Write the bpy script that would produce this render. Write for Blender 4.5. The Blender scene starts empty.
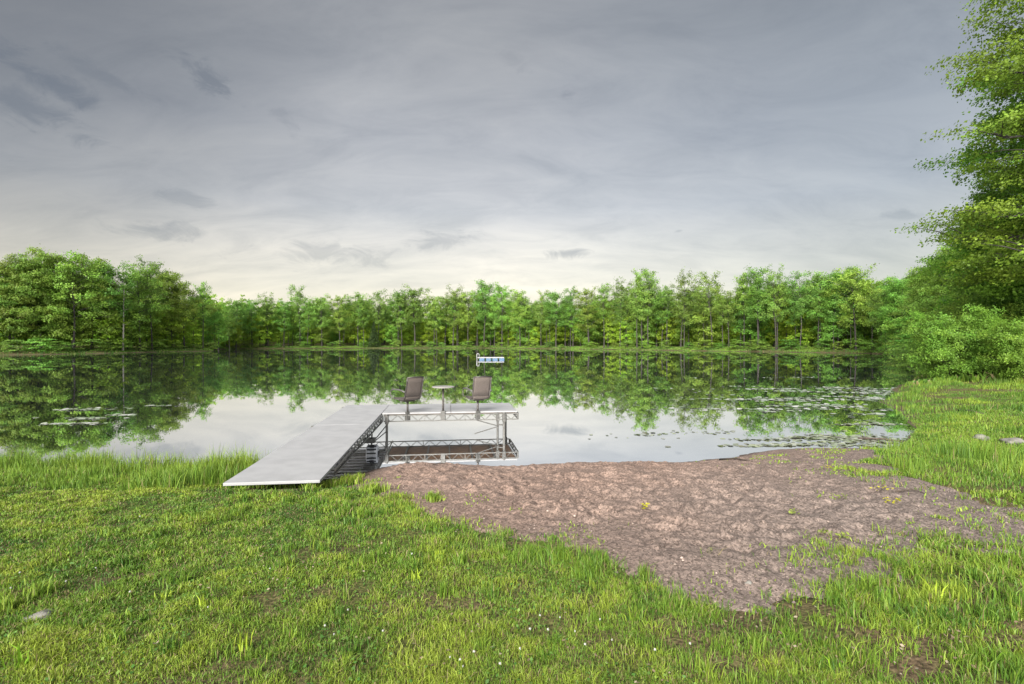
import bpy, math, random
import numpy as np
from mathutils import Vector, Matrix

random.seed(7)
RNG = np.random.default_rng(7)
S = bpy.context.scene
COL = S.collection
CAM_H = 2.5          # eye height above the water (water is z = 0)
F = 512.0            # focal length in pixels of a 1024 px wide frame
HOR = 342.0

# ------------------------------------------------------------------ helpers
def tag(o, label=None, cat=None, group=None, kind=None):
    if label: o['label'] = label
    if cat: o['category'] = cat
    if group: o['group'] = group
    if kind: o['kind'] = kind
    return o

def empty(name, loc, rz=0.0):
    o = bpy.data.objects.new(name, None)
    o.empty_display_size = 0.2
    o.location = loc
    o.rotation_euler = (0, 0, rz)
    COL.objects.link(o)
    return o

def link_mesh(name, me, mat, parent=None):
    o = bpy.data.objects.new(name, me)
    if mat: me.materials.append(mat)
    COL.objects.link(o)
    if parent: o.parent = parent
    return o

def np_mesh(name, V, faces_list, tint=None, smooth=False):
    """faces_list: list of int arrays (n,k); tint: (nverts,3) colour attribute"""
    me = bpy.data.meshes.new(name)
    V = np.asarray(V, np.float32)
    me.vertices.add(len(V)); me.vertices.foreach_set('co', V.ravel())
    loops = np.concatenate([f.ravel() for f in faces_list]).astype(np.int32)
    sizes = np.concatenate([np.full(len(f), f.shape[1], np.int32) for f in faces_list])
    starts = np.concatenate([[0], np.cumsum(sizes)[:-1]]).astype(np.int32)
    me.loops.add(len(loops)); me.loops.foreach_set('vertex_index', loops)
    me.polygons.add(len(sizes)); me.polygons.foreach_set('loop_start', starts)
    try: me.polygons.foreach_set('loop_total', sizes)
    except Exception: pass
    if smooth: me.polygons.foreach_set('use_smooth', np.ones(len(sizes), bool))
    if tint is not None:
        a = me.attributes.new('tint', 'FLOAT_COLOR', 'POINT')
        c = np.ones((len(V), 4), np.float32); c[:, :3] = tint
        a.data.foreach_set('color', c.ravel())
    me.update(calc_edges=True)
    me.validate()
    return me

class MB:
    def __init__(s): s.v = []; s.f = []
    def add(s, vs, fs):
        n = len(s.v); s.v += [tuple(v) for v in vs]; s.f += [tuple(i + n for i in f) for f in fs]
    def box(s, c, size, rot=None, bevel=0.0):
        hx, hy, hz = size[0] / 2, size[1] / 2, size[2] / 2
        vs = [Vector((x, y, z)) for x in (-hx, hx) for y in (-hy, hy) for z in (-hz, hz)]
        if rot is not None: vs = [rot @ v for v in vs]
        vs = [v + Vector(c) for v in vs]
        s.add(vs, [(0, 1, 3, 2), (4, 6, 7, 5), (0, 4, 5, 1), (2, 3, 7, 6), (0, 2, 6, 4), (1, 5, 7, 3)])
    def tube(s, pts, r, n=8, closed=False):
        pts = [Vector(p) for p in pts]
        rs = r if isinstance(r, (list, tuple)) else [r] * len(pts)
        rings = []; m = len(pts)
        t0 = (pts[1] - pts[0]).normalized()
        up = Vector((0, 0, 1)) if abs(t0.z) < .9 else Vector((1, 0, 0))
        a = t0.cross(up).normalized()
        for i, p in enumerate(pts):
            if closed: t = pts[(i + 1) % m] - pts[i - 1]
            else: t = pts[min(i + 1, m - 1)] - pts[max(i - 1, 0)]
            t.normalize()
            a = (a - t * a.dot(t))
            if a.length < 1e-6: a = t.orthogonal()
            a.normalize(); b = t.cross(a)
            off = math.pi / n
            rings.append([p + (a * math.cos(2 * math.pi * k / n + off) + b * math.sin(2 * math.pi * k / n + off)) * rs[i] for k in range(n)])
        vs = [v for g in rings for v in g]; fs = []
        for i in range(m if closed else m - 1):
            j = (i + 1) % m
            for k in range(n):
                fs.append((i * n + k, i * n + (k + 1) % n, j * n + (k + 1) % n, j * n + k))
        if not closed:
            fs.append(tuple(range(n - 1, -1, -1))); fs.append(tuple((m - 1) * n + k for k in range(n)))
        s.add(vs, fs)
    def lathe(s, prof, c=(0, 0, 0), axis='Z', n=24):
        vs = []; m = len(prof)
        for (r, h) in prof:
            for k in range(n):
                q = 2 * math.pi * k / n
                x, y = r * math.cos(q), r * math.sin(q)
                v = (x, y, h) if axis == 'Z' else ((h, x, y) if axis == 'X' else (x, h, y))
                vs.append(Vector(v) + Vector(c))
        fs = []
        for i in range(m - 1):
            for k in range(n):
                fs.append((i * n + k, i * n + (k + 1) % n, (i + 1) * n + (k + 1) % n, (i + 1) * n + k))
        fs.append(tuple(range(n - 1, -1, -1))); fs.append(tuple((m - 1) * n + k for k in range(n)))
        s.add(vs, fs)
    def build(s, name, mat, parent=None, bevel=0, smooth=False):
        me = bpy.data.meshes.new(name)
        me.from_pydata(s.v, [], s.f); me.update()
        if smooth:
            for p in me.polygons: p.use_smooth = True
        o = link_mesh(name, me, mat, parent)
        if bevel:
            b = o.modifiers.new('bevel', 'BEVEL'); b.width = bevel; b.segments = 2; b.limit_method = 'ANGLE'
        return o

# value noise on numpy arrays (2D), several octaves
_PERM = np.random.default_rng(99).random((256, 256)).astype(np.float32)
def vnoise(x, y):
    xi = np.floor(x).astype(int); yi = np.floor(y).astype(int)
    fx = x - xi; fy = y - yi
    fx = fx * fx * (3 - 2 * fx); fy = fy * fy * (3 - 2 * fy)
    g = lambda a, b: _PERM[a & 255, b & 255]
    return (g(xi, yi) * (1 - fx) + g(xi + 1, yi) * fx) * (1 - fy) + (g(xi, yi + 1) * (1 - fx) + g(xi + 1, yi + 1) * fx) * fy
def fbm(x, y, scale, octv=3, seed=0):
    x = np.asarray(x, float) / scale + seed * 17.3; y = np.asarray(y, float) / scale + seed * 9.1
    t = 0; a = .5; n = 0
    for _ in range(octv):
        t = t + a * vnoise(x, y); n += a; a *= .5; x = x * 2.03 + 5.7; y = y * 2.03 + 1.3
    return t / n
def sstep(a, b, x):
    t = np.clip((x - a) / (b - a), 0, 1); return t * t * (3 - 2 * t)

# ------------------------------------------------------------------ materials
def new_mat(name):
    m = bpy.data.materials.new(name); m.use_nodes = True
    nt = m.node_tree
    for n in list(nt.nodes): nt.nodes.remove(n)
    return m, nt, nt.nodes, nt.links

def mat_plain(name, col, rough=.5, metal=0., noise=0., nscale=20., bump=0., bscale=60., dirt=None, coat=0., spec=.5):
    m, nt, N, L = new_mat(name)
    out = N.new('ShaderNodeOutputMaterial'); b = N.new('ShaderNodeBsdfPrincipled')
    L.new(b.outputs[0], out.inputs[0])
    b.inputs['Roughness'].default_value = rough; b.inputs['Metallic'].default_value = metal
    b.inputs['Specular IOR Level'].default_value = spec
    b.inputs['Coat Weight'].default_value = coat
    tc = N.new('ShaderNodeTexCoord')
    if noise or dirt:
        nz = N.new('ShaderNodeTexNoise'); nz.inputs['Scale'].default_value = nscale; nz.inputs['Detail'].default_value = 6
        L.new(tc.outputs['Object'], nz.inputs['Vector'])
        rp = N.new('ShaderNodeValToRGB')
        d = dirt or tuple(c * (1 - noise) for c in col)
        rp.color_ramp.elements[0].color = (*d, 1); rp.color_ramp.elements[1].color = (*[min(1, c * (1 + noise * .4)) for c in col], 1)
        rp.color_ramp.elements[0].position = .3; rp.color_ramp.elements[1].position = .62
        L.new(nz.outputs[0], rp.inputs[0]); L.new(rp.outputs[0], b.inputs['Base Color'])
    else:
        b.inputs['Base Color'].default_value = (*col, 1)
    if bump:
        nb = N.new('ShaderNodeTexNoise'); nb.inputs['Scale'].default_value = bscale; nb.inputs['Detail'].default_value = 5
        L.new(tc.outputs['Object'], nb.inputs['Vector'])
        bp = N.new('ShaderNodeBump'); bp.inputs['Strength'].default_value = bump; bp.inputs['Distance'].default_value = .02
        L.new(nb.outputs[0], bp.inputs['Height']); L.new(bp.outputs[0], b.inputs['Normal'])
    return m

def mat_leaf(name, col, hue_var=.05, val_var=.35, transl=.4, rough=.55):
    """tint attribute scales the base colour leaf by leaf; object random shifts each plant a little"""
    m, nt, N, L = new_mat(name)
    out = N.new('ShaderNodeOutputMaterial')
    b = N.new('ShaderNodeBsdfPrincipled'); tr = N.new('ShaderNodeBsdfTranslucent'); mx = N.new('ShaderNodeMixShader')
    mx.inputs[0].default_value = transl
    b.inputs['Roughness'].default_value = rough; b.inputs['Specular IOR Level'].default_value = .3
    at = N.new('ShaderNodeAttribute'); at.attribute_name = 'tint'
    mul = N.new('ShaderNodeMix'); mul.data_type = 'RGBA'; mul.blend_type = 'MULTIPLY'; mul.inputs[0].default_value = 1
    mul.inputs[6].default_value = (*col, 1); L.new(at.outputs['Color'], mul.inputs[7])
    oi = N.new('ShaderNodeObjectInfo'); hs = N.new('ShaderNodeHueSaturation')
    mr = N.new('ShaderNodeMapRange'); mr.inputs[3].default_value = .5 - hue_var; mr.inputs[4].default_value = .5 + hue_var * .6
    L.new(oi.outputs['Random'], mr.inputs[0]); L.new(mr.outputs[0], hs.inputs['Hue'])
    m2 = N.new('ShaderNodeMath'); m2.operation = 'MULTIPLY'; m2.inputs[1].default_value = 7.31
    fr = N.new('ShaderNodeMath'); fr.operation = 'FRACT'
    L.new(oi.outputs['Random'], m2.inputs[0]); L.new(m2.outputs[0], fr.inputs[0])
    mv = N.new('ShaderNodeMapRange'); mv.inputs[3].default_value = 1 - val_var; mv.inputs[4].default_value = 1 + val_var
    L.new(fr.outputs[0], mv.inputs[0]); L.new(mv.outputs[0], hs.inputs['Value'])
    L.new(mul.outputs[2], hs.inputs['Color'])
    L.new(hs.outputs[0], b.inputs['Base Color']); L.new(hs.outputs[0], tr.inputs['Color'])
    L.new(b.outputs[0], mx.inputs[1]); L.new(tr.outputs[0], mx.inputs[2]); L.new(mx.outputs[0], out.inputs[0])
    return m

M = {}
M['alu'] = mat_plain('weathered_aluminium', (.10, .097, .09), .45, .35, .35, 14, .1, 80)
M['alu_dark'] = mat_plain('dark_steel', (.075, .073, .068), .5, .3, .4, 30)
M['deck'] = mat_plain('grey_vinyl_deck', (.235, .235, .24), .6, 0, .12, 3.4, .15, 90)
M['ply'] = mat_plain('brown_deck_underside', (.15, .085, .045), .7, 0, .4, 6)
M['sling'] = mat_plain('brown_sling_fabric', (.078, .062, .053), .75, 0, .2, 40, .3, 300)
M['chairframe'] = mat_plain('bronze_chair_frame', (.055, .048, .043), .4, .3, .2, 20)
M['armpale'] = mat_plain('worn_armrest', (.06, .056, .052), .5, 0, .2, 20)
M['tabletop'] = mat_plain('pale_table_top', (.19, .18, .165), .45, 0, .12, 12)
M['tyre'] = mat_plain('grey_plastic_wheel', (.34, .345, .36), .6, 0, .35, 16, .3, 30)
M['black'] = mat_plain('black_rubber', (.012, .012, .013), .6)
M['raftwhite'] = mat_plain('raft_white', (.24, .24, .235), .5, 0, .1, 6)
M['raftblue'] = mat_plain('raft_blue', (.03, .07, .13), .4, 0, .2, 6)
M['bark'] = mat_plain('grey_brown_bark', (.026, .022, .018), .9, 0, .5, 3, .8, 12)
M['barkpale'] = mat_plain('pale_dead_wood', (.25, .23, .2), .9, 0, .4, 3, .8, 12)
M['rock'] = mat_plain('pale_field_stone', (.14, .132, .117), .85, 0, .35, 9, .6, 25)
M['rockd'] = mat_plain('lichen_stone', (.15, .15, .115), .9, 0, .35, 14, .6, 40)
M['stick'] = mat_plain('wet_driftwood', (.05, .036, .027), .8, 0, .5, 20, .6, 40)
M['petal'] = mat_plain('white_petal', (.28, .28, .26), .6)
M['pebble'] = mat_leaf('pebble_stone', (.16, .13, .115), 0, .0, 0.0, .8)
M['grass'] = mat_leaf('lawn_blade', (1, 1, 1), .0, .0, .3)
M['litter'] = mat_leaf('dry_leaf', (1, 1, 1), .0, .0, .1, .8)
M['maple'] = mat_leaf('maple_leaf', (.135, .245, .036), .03, .22, .45)
M['ash'] = mat_leaf('ash_leaf', (.118, .215, .038), .025, .25, .45)
M['young'] = mat_leaf('young_leaf', (.24, .37, .035), .012, .2, .5)
M['needle'] = mat_leaf('spruce_needle', (.03, .055, .016), .01, .2, .1)
M['alder'] = mat_leaf('alder_leaf', (.145, .265, .035), .02, .15)
M['bigmaple'] = mat_leaf('big_maple_leaf', (.122, .235, .025), .02, .12, .45)
M['pad'] = mat_leaf('lily_pad', (1, 1, 1), 0, 0, 0, .14)
M['pad'].node_tree.nodes['Principled BSDF'].inputs['Specular IOR Level'].default_value = 1.0

# ------------------------------------------------------------------ terrain
def wpt(px, py, z=0.0):                       # where the ray of a photo point meets height z
    d = (CAM_H - z) * F / (py - HOR)
    return ((px - 512) / F * d, d)

far_px = [(-40, 355.8), (0, 355), (60, 354.2), (110, 353.2), (160, 352.0), (214, 351.0), (211, 349.6), (240, 348.9), (300, 348.6), (400, 348.2),
          (480, 348.1), (560, 348.9), (640, 350), (720, 351.2), (800, 352.3), (870, 353.4), (893, 355)]
near_px = [(903, 360), (914, 372), (914, 383), (903, 389), (890, 396), (880, 402), (893, 409), (905, 417), (915, 429), (908, 440), (896, 447),
           (878, 452.5), (850, 451), (790, 450), (755, 453), (730, 458), (700, 462), (650, 464.5), (580, 464), (520, 468), (480, 467), (430, 464.5),
           (392, 466), (366, 473), (345, 479), (300, 480), (230, 475), (100, 469), (0, 468)]
lake_ctrl = [wpt(*p) for p in far_px + near_px] + [(-16, 10.6), (-30, 11.5), (-62, 16), (-92, 42), (-106, 75)]
def catmull(P, k=6):
    P = np.array(P); n = len(P); out = []
    for i in range(n):
        p0, p1, p2, p3 = P[i - 1], P[i], P[(i + 1) % n], P[(i + 2) % n]
        for t in np.linspace(0, 1, k, endpoint=False):
            out.append(.5 * (2 * p1 + (p2 - p0) * t + (2 * p0 - 5 * p1 + 4 * p2 - p3) * t * t + (3 * p1 - p0 - 3 * p2 + p3) * t ** 3))
    return np.array(out)
# straight subdivision (no overshoot) keeps the pixel positions honest
def subdiv(P, k=4):
    P = np.array(P); n = len(P); out = []
    for i in range(n):
        for t in np.linspace(0, 1, k, endpoint=False): out.append(P[i] * (1 - t) + P[(i + 1) % n] * t)
    return np.array(out)
def sdist(X, Y, poly):
    """signed distance, positive outside"""
    X = np.asarray(X, float).ravel(); Y = np.asarray(Y, float).ravel()
    A = poly; B = np.roll(poly, -1, 0); out = np.empty(len(X))
    for s in range(0, len(X), 40000):
        x = X[s:s + 40000, None]; y = Y[s:s + 40000, None]
        ex = B[:, 0] - A[:, 0]; ey = B[:, 1] - A[:, 1]
        wx = x - A[:, 0]; wy = y - A[:, 1]
        t = np.clip((wx * ex + wy * ey) / (ex * ex + ey * ey + 1e-12), 0, 1)
        d2 = ((wx - t * ex) ** 2 + (wy - t * ey) ** 2).min(1)
        c = ((A[:, 1] > y) != (B[:, 1] > y)) & (x < (B[:, 0] - A[:, 0]) * (y - A[:, 1]) / (B[:, 1] - A[:, 1] + 1e-12) + A[:, 0])
        ins = c.sum(1) % 2 == 1
        out[s:s + 40000] = np.where(ins, -1, 1) * np.sqrt(d2)
    return out
LAKE = np.array(lake_ctrl)
def terrain(X, Y, fine=True):
    shp = np.shape(X); X = np.asarray(X, float).ravel(); Y = np.asarray(Y, float).ravel()
    s = sdist(X, Y, LAKE)
    r = np.hypot(X, Y)
    jit = (fbm(X, Y, .7, 3, 1) - .5) * .35 * sstep(40, 12, r) + (fbm(X, Y, 5, 3, 2) - .5) * 2.0 * sstep(14, 40, r)
    s = s + jit
    sp = np.maximum(s, 0)
    near = .9 * (1 - np.exp(-sp / 3.2)) + .01 * np.maximum(sp - 9, 0)
    marsh = .18 * (1 - np.exp(-sp / 1.6)) + .035 * np.minimum(sp, 40)
    farz = .5 * (1 - np.exp(-sp / 1.2)) + .03 * np.minimum(sp, 120) + 9 * sstep(40, 120, sp) + (fbm(X, Y, 30, 2, 3) - .4) * 1.2 * sstep(4, 30, sp)
    wf = sstep(26, 45, r)
    wm = sstep(6.5, 11, X) * sstep(5.5, 9.5, Y) * (1 - wf)
    z = near * (1 - wf) * (1 - wm) + marsh * wm + farz * wf
    zu = -np.minimum(-s * .16, 1.6)
    z = np.where(s > 0, z, zu)
    if fine:
        k = sstep(.3, 2.5, s) * sstep(40, 12, r)
        z = z + k * ((fbm(X, Y, .9, 3, 4) - .5) * .07 + (fbm(X, Y, .22, 2, 5) - .5) * .025)
    z = z + .055 * np.exp(-(((X + 3.1) / .9) ** 2 + ((Y - 6.55) / .45) ** 2) ** 2)
    return z.reshape(shp)
def gz(x, y): return float(terrain(np.array([x]), np.array([y]))[0])
def hit(px, py):
    """first point of the terrain under a photo point"""
    d = np.concatenate([np.arange(1.5, 16, .02), np.arange(16, 60, .1), np.arange(60, 300, .5)])
    X = (px - 512) / F * d; Zr = CAM_H - (py - HOR) / F * d
    below = Zr <= np.maximum(terrain(X, d), 0)
    i = int(np.argmax(below)) if below.any() else len(d) - 1
    return (X[i], d[i], float(max(terrain(X[i:i + 1], d[i:i + 1])[0], 0)))

beach_px = [(350, 482), (370, 490), (398, 503), (428, 522), (468, 536), (520, 545), (560, 550), (608, 562), (650, 580), (690, 598), (725, 607), (770, 607),
            (812, 594), (850, 580), (890, 572), (930, 562), (975, 555), (1030, 552), (1090, 556), (1100, 508), (1010, 500), (955, 487), (905, 474), (880, 463)]
BEACH = np.array([hit(*p)[:2] for p in beach_px] + [(8.6, 11.6), (8.2, 12.6), (5, 12.6), (3, 11.8), (-1, 11.4), (-3.4, 11.0)])
def beach_in(X, Y):      # positive inside, metres, ragged
    shp = np.shape(X)
    b = -sdist(X, Y, BEACH).reshape(shp)
    return b + (fbm(X, Y, .5, 4, 6) - .5) * 1.25 + (fbm(X, Y, 2.2, 2, 16) - .5) * .4

# ---- ground sheet: polar grid round the camera out to the horizon
def polar_grid(rad, ang):
    R, A = np.meshgrid(rad, ang, indexing='ij')
    return R * np.sin(A), R * np.cos(A)
def grid_faces(nr, na, wrap=False):
    i = np.arange(nr - 1)[:, None]; j = np.arange(na if wrap else na - 1)[None, :]
    j2 = (j + 1) % na
    return np.stack([(i * na + j), (i * na + j2), ((i + 1) * na + j2), ((i + 1) * na + j)], -1).reshape(-1, 4)[:, ::-1]
rad = np.concatenate([[.02], np.arange(.4, 2, .1), np.arange(2, 14, .06), np.geomspace(14, 400, 150), [600, 1000, 1800, 3500]])
ang = np.concatenate([np.linspace(-52, 52, 520), np.linspace(53, 307, 120)]) * math.pi / 180
X, Y = polar_grid(rad, ang)
Z = terrain(X, Y) - .16 * sstep(.05, .5, beach_in(X, Y)) * sstep(20, 14, np.hypot(X, Y))
ground_me = np_mesh('ground', np.stack([X, Y, Z], -1).reshape(-1, 3), [grid_faces(len(rad), len(ang), True)], smooth=True)

def mat_ground():
    m, nt, N, L = new_mat('soil_and_thatch')
    out = N.new('ShaderNodeOutputMaterial'); b = N.new('ShaderNodeBsdfPrincipled'); L.new(b.outputs[0], out.inputs[0])
    b.inputs['Roughness'].default_value = .95; b.inputs['Specular IOR Level'].default_value = .15
    g = N.new('ShaderNodeNewGeometry')
    n1 = N.new('ShaderNodeTexNoise'); n1.inputs['Scale'].default_value = 1.1; n1.inputs['Detail'].default_value = 8
    n2 = N.new('ShaderNodeTexNoise'); n2.inputs['Scale'].default_value = 38; n2.inputs['Detail'].default_value = 6
    L.new(g.outputs['Position'], n1.inputs['Vector']); L.new(g.outputs['Position'], n2.inputs['Vector'])
    r1 = N.new('ShaderNodeValToRGB')
    e = r1.color_ramp.elements
    e[0].position = .38; e[0].color = (.062, .082, .018, 1); e[1].position = .66; e[1].color = (.095, .072, .045, 1)
    r2 = N.new('ShaderNodeValToRGB')
    e = r2.color_ramp.elements
    e[0].position = .36; e[0].color = (.35, .33, .3, 1); e[1].position = .66; e[1].color = (1.5, 1.4, 1.3, 1)
    mu = N.new('ShaderNodeMix'); mu.data_type = 'RGBA'; mu.blend_type = 'MULTIPLY'; mu.inputs[0].default_value = 1
    L.new(n1.outputs[0], r1.inputs[0]); L.new(n2.outputs[0], r2.inputs[0])
    sz = N.new('ShaderNodeSeparateXYZ'); L.new(g.outputs['Position'], sz.inputs[0])
    zm = N.new('ShaderNodeMapRange'); zm.inputs[1].default_value = .09; zm.inputs[2].default_value = .03; L.new(sz.outputs['Z'], zm.inputs[0])
    mud = N.new('ShaderNodeMix'); mud.data_type = 'RGBA'; L.new(zm.outputs[0], mud.inputs[0])
    mm = N.new('ShaderNodeMix'); mm.data_type = 'RGBA'; mm.blend_type = 'MULTIPLY'; mm.inputs[0].default_value = 1; mm.inputs[6].default_value = (.075, .066, .044, 1)
    L.new(r2.outputs[0], mm.inputs[7]); L.new(mm.outputs[2], mud.inputs[7])
    L.new(r1.outputs[0], mu.inputs[6]); L.new(r2.outputs[0], mu.inputs[7]); L.new(mu.outputs[2], mud.inputs[6]); L.new(mud.outputs[2], b.inputs['Base Color'])
    bp = N.new('ShaderNodeBump'); bp.inputs['Strength'].default_value = .8; bp.inputs['Distance'].default_value = .015
    L.new(n2.outputs[0], bp.inputs['Height']); L.new(bp.outputs[0], b.inputs['Normal'])
    return m
ground = link_mesh('ground', ground_me, mat_ground()); tag(ground, 'grassy soil sloping down to the pond and rising behind the far woods', kind='structure')

# ---- beach
rad = np.arange(2.9, 13.0, .022); ang = np.linspace(-22, 49, 760) * math.pi / 180
X, Y = polar_grid(rad, ang); zt = terrain(X, Y); bi = beach_in(X, Y)
lump = fbm(X, Y, .42, 2, 7); lump2 = fbm(X, Y, .15, 3, 8); lump3 = fbm(X, Y, .075, 2, 9)
churn = sstep(.15, 1.1, bi) * (.35 + .65 * sstep(.1, 1.3, sdist(X, Y, LAKE).reshape(X.shape))) * (1 - .65 * sstep(2.0, 5.5, X) ) * sstep(11.6, 9.9, Y)
pits = np.clip((.5 - np.abs(lump - .5)) * 2, 0, 1)
dz = churn * ((lump - .5) * .012 + (lump2 - .5) * .02) + (lump3 - .5) * .008
# scattered footprints
for _ in range(1900):
    fx = RNG.uniform(-2.8, 6.5); fy = RNG.uniform(3.6, 10.4); a = RNG.uniform(0, math.pi)
    rr_, aa_ = math.hypot(fx, fy), math.atan2(fx, fy)
    i0, i1 = np.searchsorted(rad, [rr_ - .4, rr_ + .4]); j0, j1 = np.searchsorted(ang, [aa_ - .4 / rr_, aa_ + .4 / rr_])
    if i1 - i0 < 3 or j1 - j0 < 3: continue
    sl = (slice(i0, i1), slice(j0, j1)); k_ = RNG.uniform(.55, 1.15)
    u = (X[sl] - fx) * math.cos(a) + (Y[sl] - fy) * math.sin(a); v = -(X[sl] - fx) * math.sin(a) + (Y[sl] - fy) * math.cos(a)
    q = (u / (.12 * k_)) ** 2 + (v / (.07 * k_)) ** 2
    dz[sl] += churn[sl] * k_ * (-.030 * np.exp(-q) + .013 * np.exp(-((np.sqrt(q) - 1.6) / .45) ** 2))
zb = zt + (-.05 + .062 * sstep(-.12, .22, bi)) + dz
fc = grid_faces(len(rad), len(ang)); keep = (bi.ravel()[fc].max(1) > -.15); fc = fc[keep]
used = np.unique(fc); remap = np.full(X.size, -1); remap[used] = np.arange(len(used))
VB = np.stack([X, Y, zb], -1).reshape(-1, 3)[used]
def mat_sand():
    m, nt, N, L = new_mat('reddish_gravel_sand')
    out = N.new('ShaderNodeOutputMaterial'); b = N.new('ShaderNodeBsdfPrincipled'); L.new(b.outputs[0], out.inputs[0])
    b.inputs['Roughness'].default_value = .92; b.inputs['Specular IOR Level'].default_value = .2
    g = N.new('ShaderNodeNewGeometry')
    def noise(sc, d):
        n = N.new('ShaderNodeTexNoise'); n.inputs['Scale'].default_value = sc; n.inputs['Detail'].default_value = d
        L.new(g.outputs['Position'], n.inputs['Vector']); return n
    def ramp(src, pts):
        r = N.new('ShaderNodeValToRGB'); e = r.color_ramp.elements
        e[0].position, e[0].color = pts[0][0], (*pts[0][1], 1); e[1].position, e[1].color = pts[-1][0], (*pts[-1][1], 1)
        for p, c in pts[1:-1]:
            x = e.new(p); x.color = (*c, 1)
        L.new(src, r.inputs[0]); return r
    def mul(a, b_):
        x = N.new('ShaderNodeMix'); x.data_type = 'RGBA'; x.blend_type = 'MULTIPLY'; x.inputs[0].default_value = 1
        L.new(a, x.inputs[6]); L.new(b_, x.inputs[7]); return x.outputs[2]
    big = noise(.55, 5)
    base = ramp(big.outputs[0], [(.34, (.142, .101, .083)), (.66, (.166, .121, .101))])
    sx = N.new('ShaderNodeSeparateXYZ'); L.new(g.outputs['Position'], sx.inputs[0])
    # greyer coarse gravel towards the grassy end and the far corner, redder sand by the dock
    cmb = N.new('ShaderNodeMath'); cmb.operation = 'MULTIPLY_ADD'; cmb.inputs[1].default_value = -.8
    L.new(sx.outputs['Y'], cmb.inputs[0]); L.new(sx.outputs['X'], cmb.inputs[2])
    ad = N.new('ShaderNodeMath'); ad.operation = 'MULTIPLY_ADD'; ad.inputs[1].default_value = 3.0
    L.new(big.outputs[0], ad.inputs[0]); L.new(cmb.outputs[0], ad.inputs[2])
    mr = N.new('ShaderNodeMapRange'); mr.inputs[1].default_value = -3.2; mr.inputs[2].default_value = 1.2; L.new(ad.outputs[0], mr.inputs[0])
    mx = N.new('ShaderNodeMix'); mx.data_type = 'RGBA'; L.new(mr.outputs[0], mx.inputs[0]); L.new(base.outputs[0], mx.inputs[6])
    mx.inputs[7].default_value = (.13, .105, .093, 1)
    vor = N.new('ShaderNodeTexVoronoi'); vor.inputs['Scale'].default_value = 55; L.new(g.outputs['Position'], vor.inputs['Vector'])
    bw = N.new('ShaderNodeRGBToBW'); L.new(vor.outputs['Color'], bw.inputs[0])
    grain = ramp(bw.outputs[0], [(.12, (.5, .48, .46)), (.5, (1.0, 1.0, 1.0)), (.92, (1.6, 1.56, 1.52))])
    fine = noise(120, 4); finer = ramp(fine.outputs[0], [(.32, (.66, .64, .62)), (.68, (1.34, 1.34, 1.34))])
    c = mul(mul(mx.outputs[2], grain.outputs[0]), finer.outputs[0])
    # wet rim along the water
    wet = N.new('ShaderNodeMapRange'); wet.inputs[1].default_value = .015; wet.inputs[2].default_value = .085; wet.inputs[3].default_value = .42; wet.inputs[4].default_value = 1
    L.new(sx.outputs['Z'], wet.inputs[0])
    sc = N.new('ShaderNodeVectorMath'); sc.operation = 'SCALE'; L.new(c, sc.inputs[0]); L.new(wet.outputs[0], sc.inputs['Scale'])
    L.new(sc.outputs[0], b.inputs['Base Color'])
    bp = N.new('ShaderNodeBump'); bp.inputs['Strength'].default_value = .6; bp.inputs['Distance'].default_value = .005
    L.new(vor.outputs['Distance'], bp.inputs['Height'])
    mid = noise(26, 4); bpm = N.new('ShaderNodeBump'); bpm.inputs['Strength'].default_value = .35; bpm.inputs['Distance'].default_value = .012
    L.new(mid.outputs[0], bpm.inputs['Height']); L.new(bpm.outputs[0], bp.inputs['Normal'])
    bp2 = N.new('ShaderNodeBump'); bp2.inputs['Strength'].default_value = .7; bp2.inputs['Distance'].default_value = .01
    L.new(fine.outputs[0], bp2.inputs['Height']); L.new(bp.outputs[0], bp2.inputs['Normal']); L.new(bp2.outputs[0], b.inputs['Normal'])
    return m
beach = link_mesh('beach', np_mesh('beach', VB, [remap[fc]], smooth=True), mat_sand())
tag(beach, 'trodden reddish brown sand and gravel beach beside the dock', kind='structure')

# ---- water
def mat_water():
    m, nt, N, L = new_mat('still_pond_water')
    out = N.new('ShaderNodeOutputMaterial')
    d = N.new('ShaderNodeBsdfPrincipled'); d.inputs['Base Color'].default_value = (.006, .008, .005, 1); d.inputs['Roughness'].default_value = .5
    gl = N.new('ShaderNodeBsdfGlossy'); gl.inputs['Color'].default_value = (.97, .98, 1, 1); gl.inputs['Roughness'].default_value = .012
    fr = N.new('ShaderNodeLayerWeight'); fr.inputs['Blend'].default_value = .93
    mx = N.new('ShaderNodeMixShader')
    g = N.new('ShaderNodeNewGeometry'); mp = N.new('ShaderNodeMapping'); mp.inputs['Scale'].default_value = (.9, .35, 1)
    L.new(g.outputs['Position'], mp.inputs['Vector'])
    n = N.new('ShaderNodeTexNoise'); n.inputs['Scale'].default_value = 1.2; n.inputs['Detail'].default_value = 3
    L.new(mp.outputs[0], n.inputs['Vector'])
    bp = N.new('ShaderNodeBump'); bp.inputs['Strength'].default_value = .2; bp.inputs['Distance'].default_value = .005
    L.new(n.outputs[0], bp.inputs['Height'])
    for q in (gl, fr): L.new(bp.outputs[0], q.inputs['Normal'])
    lo = N.new('ShaderNodeMapRange'); lo.inputs[3].default_value = .80; lo.inputs[4].default_value = .97
    L.new(fr.outputs['Fresnel'], lo.inputs[0]); L.new(lo.outputs[0], mx.inputs[0]); L.new(d.outputs[0], mx.inputs[1]); L.new(gl.outputs[0], mx.inputs[2]); L.new(mx.outputs[0], out.inputs[0])
    return m
lk = sdist(np.array([0.]), np.array([0.]), LAKE)
cx, cy = LAKE.mean(0)
wv = [(-180, 6, 0), (170, 6, 0), (170, 250, 0), (-180, 250, 0)]
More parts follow.
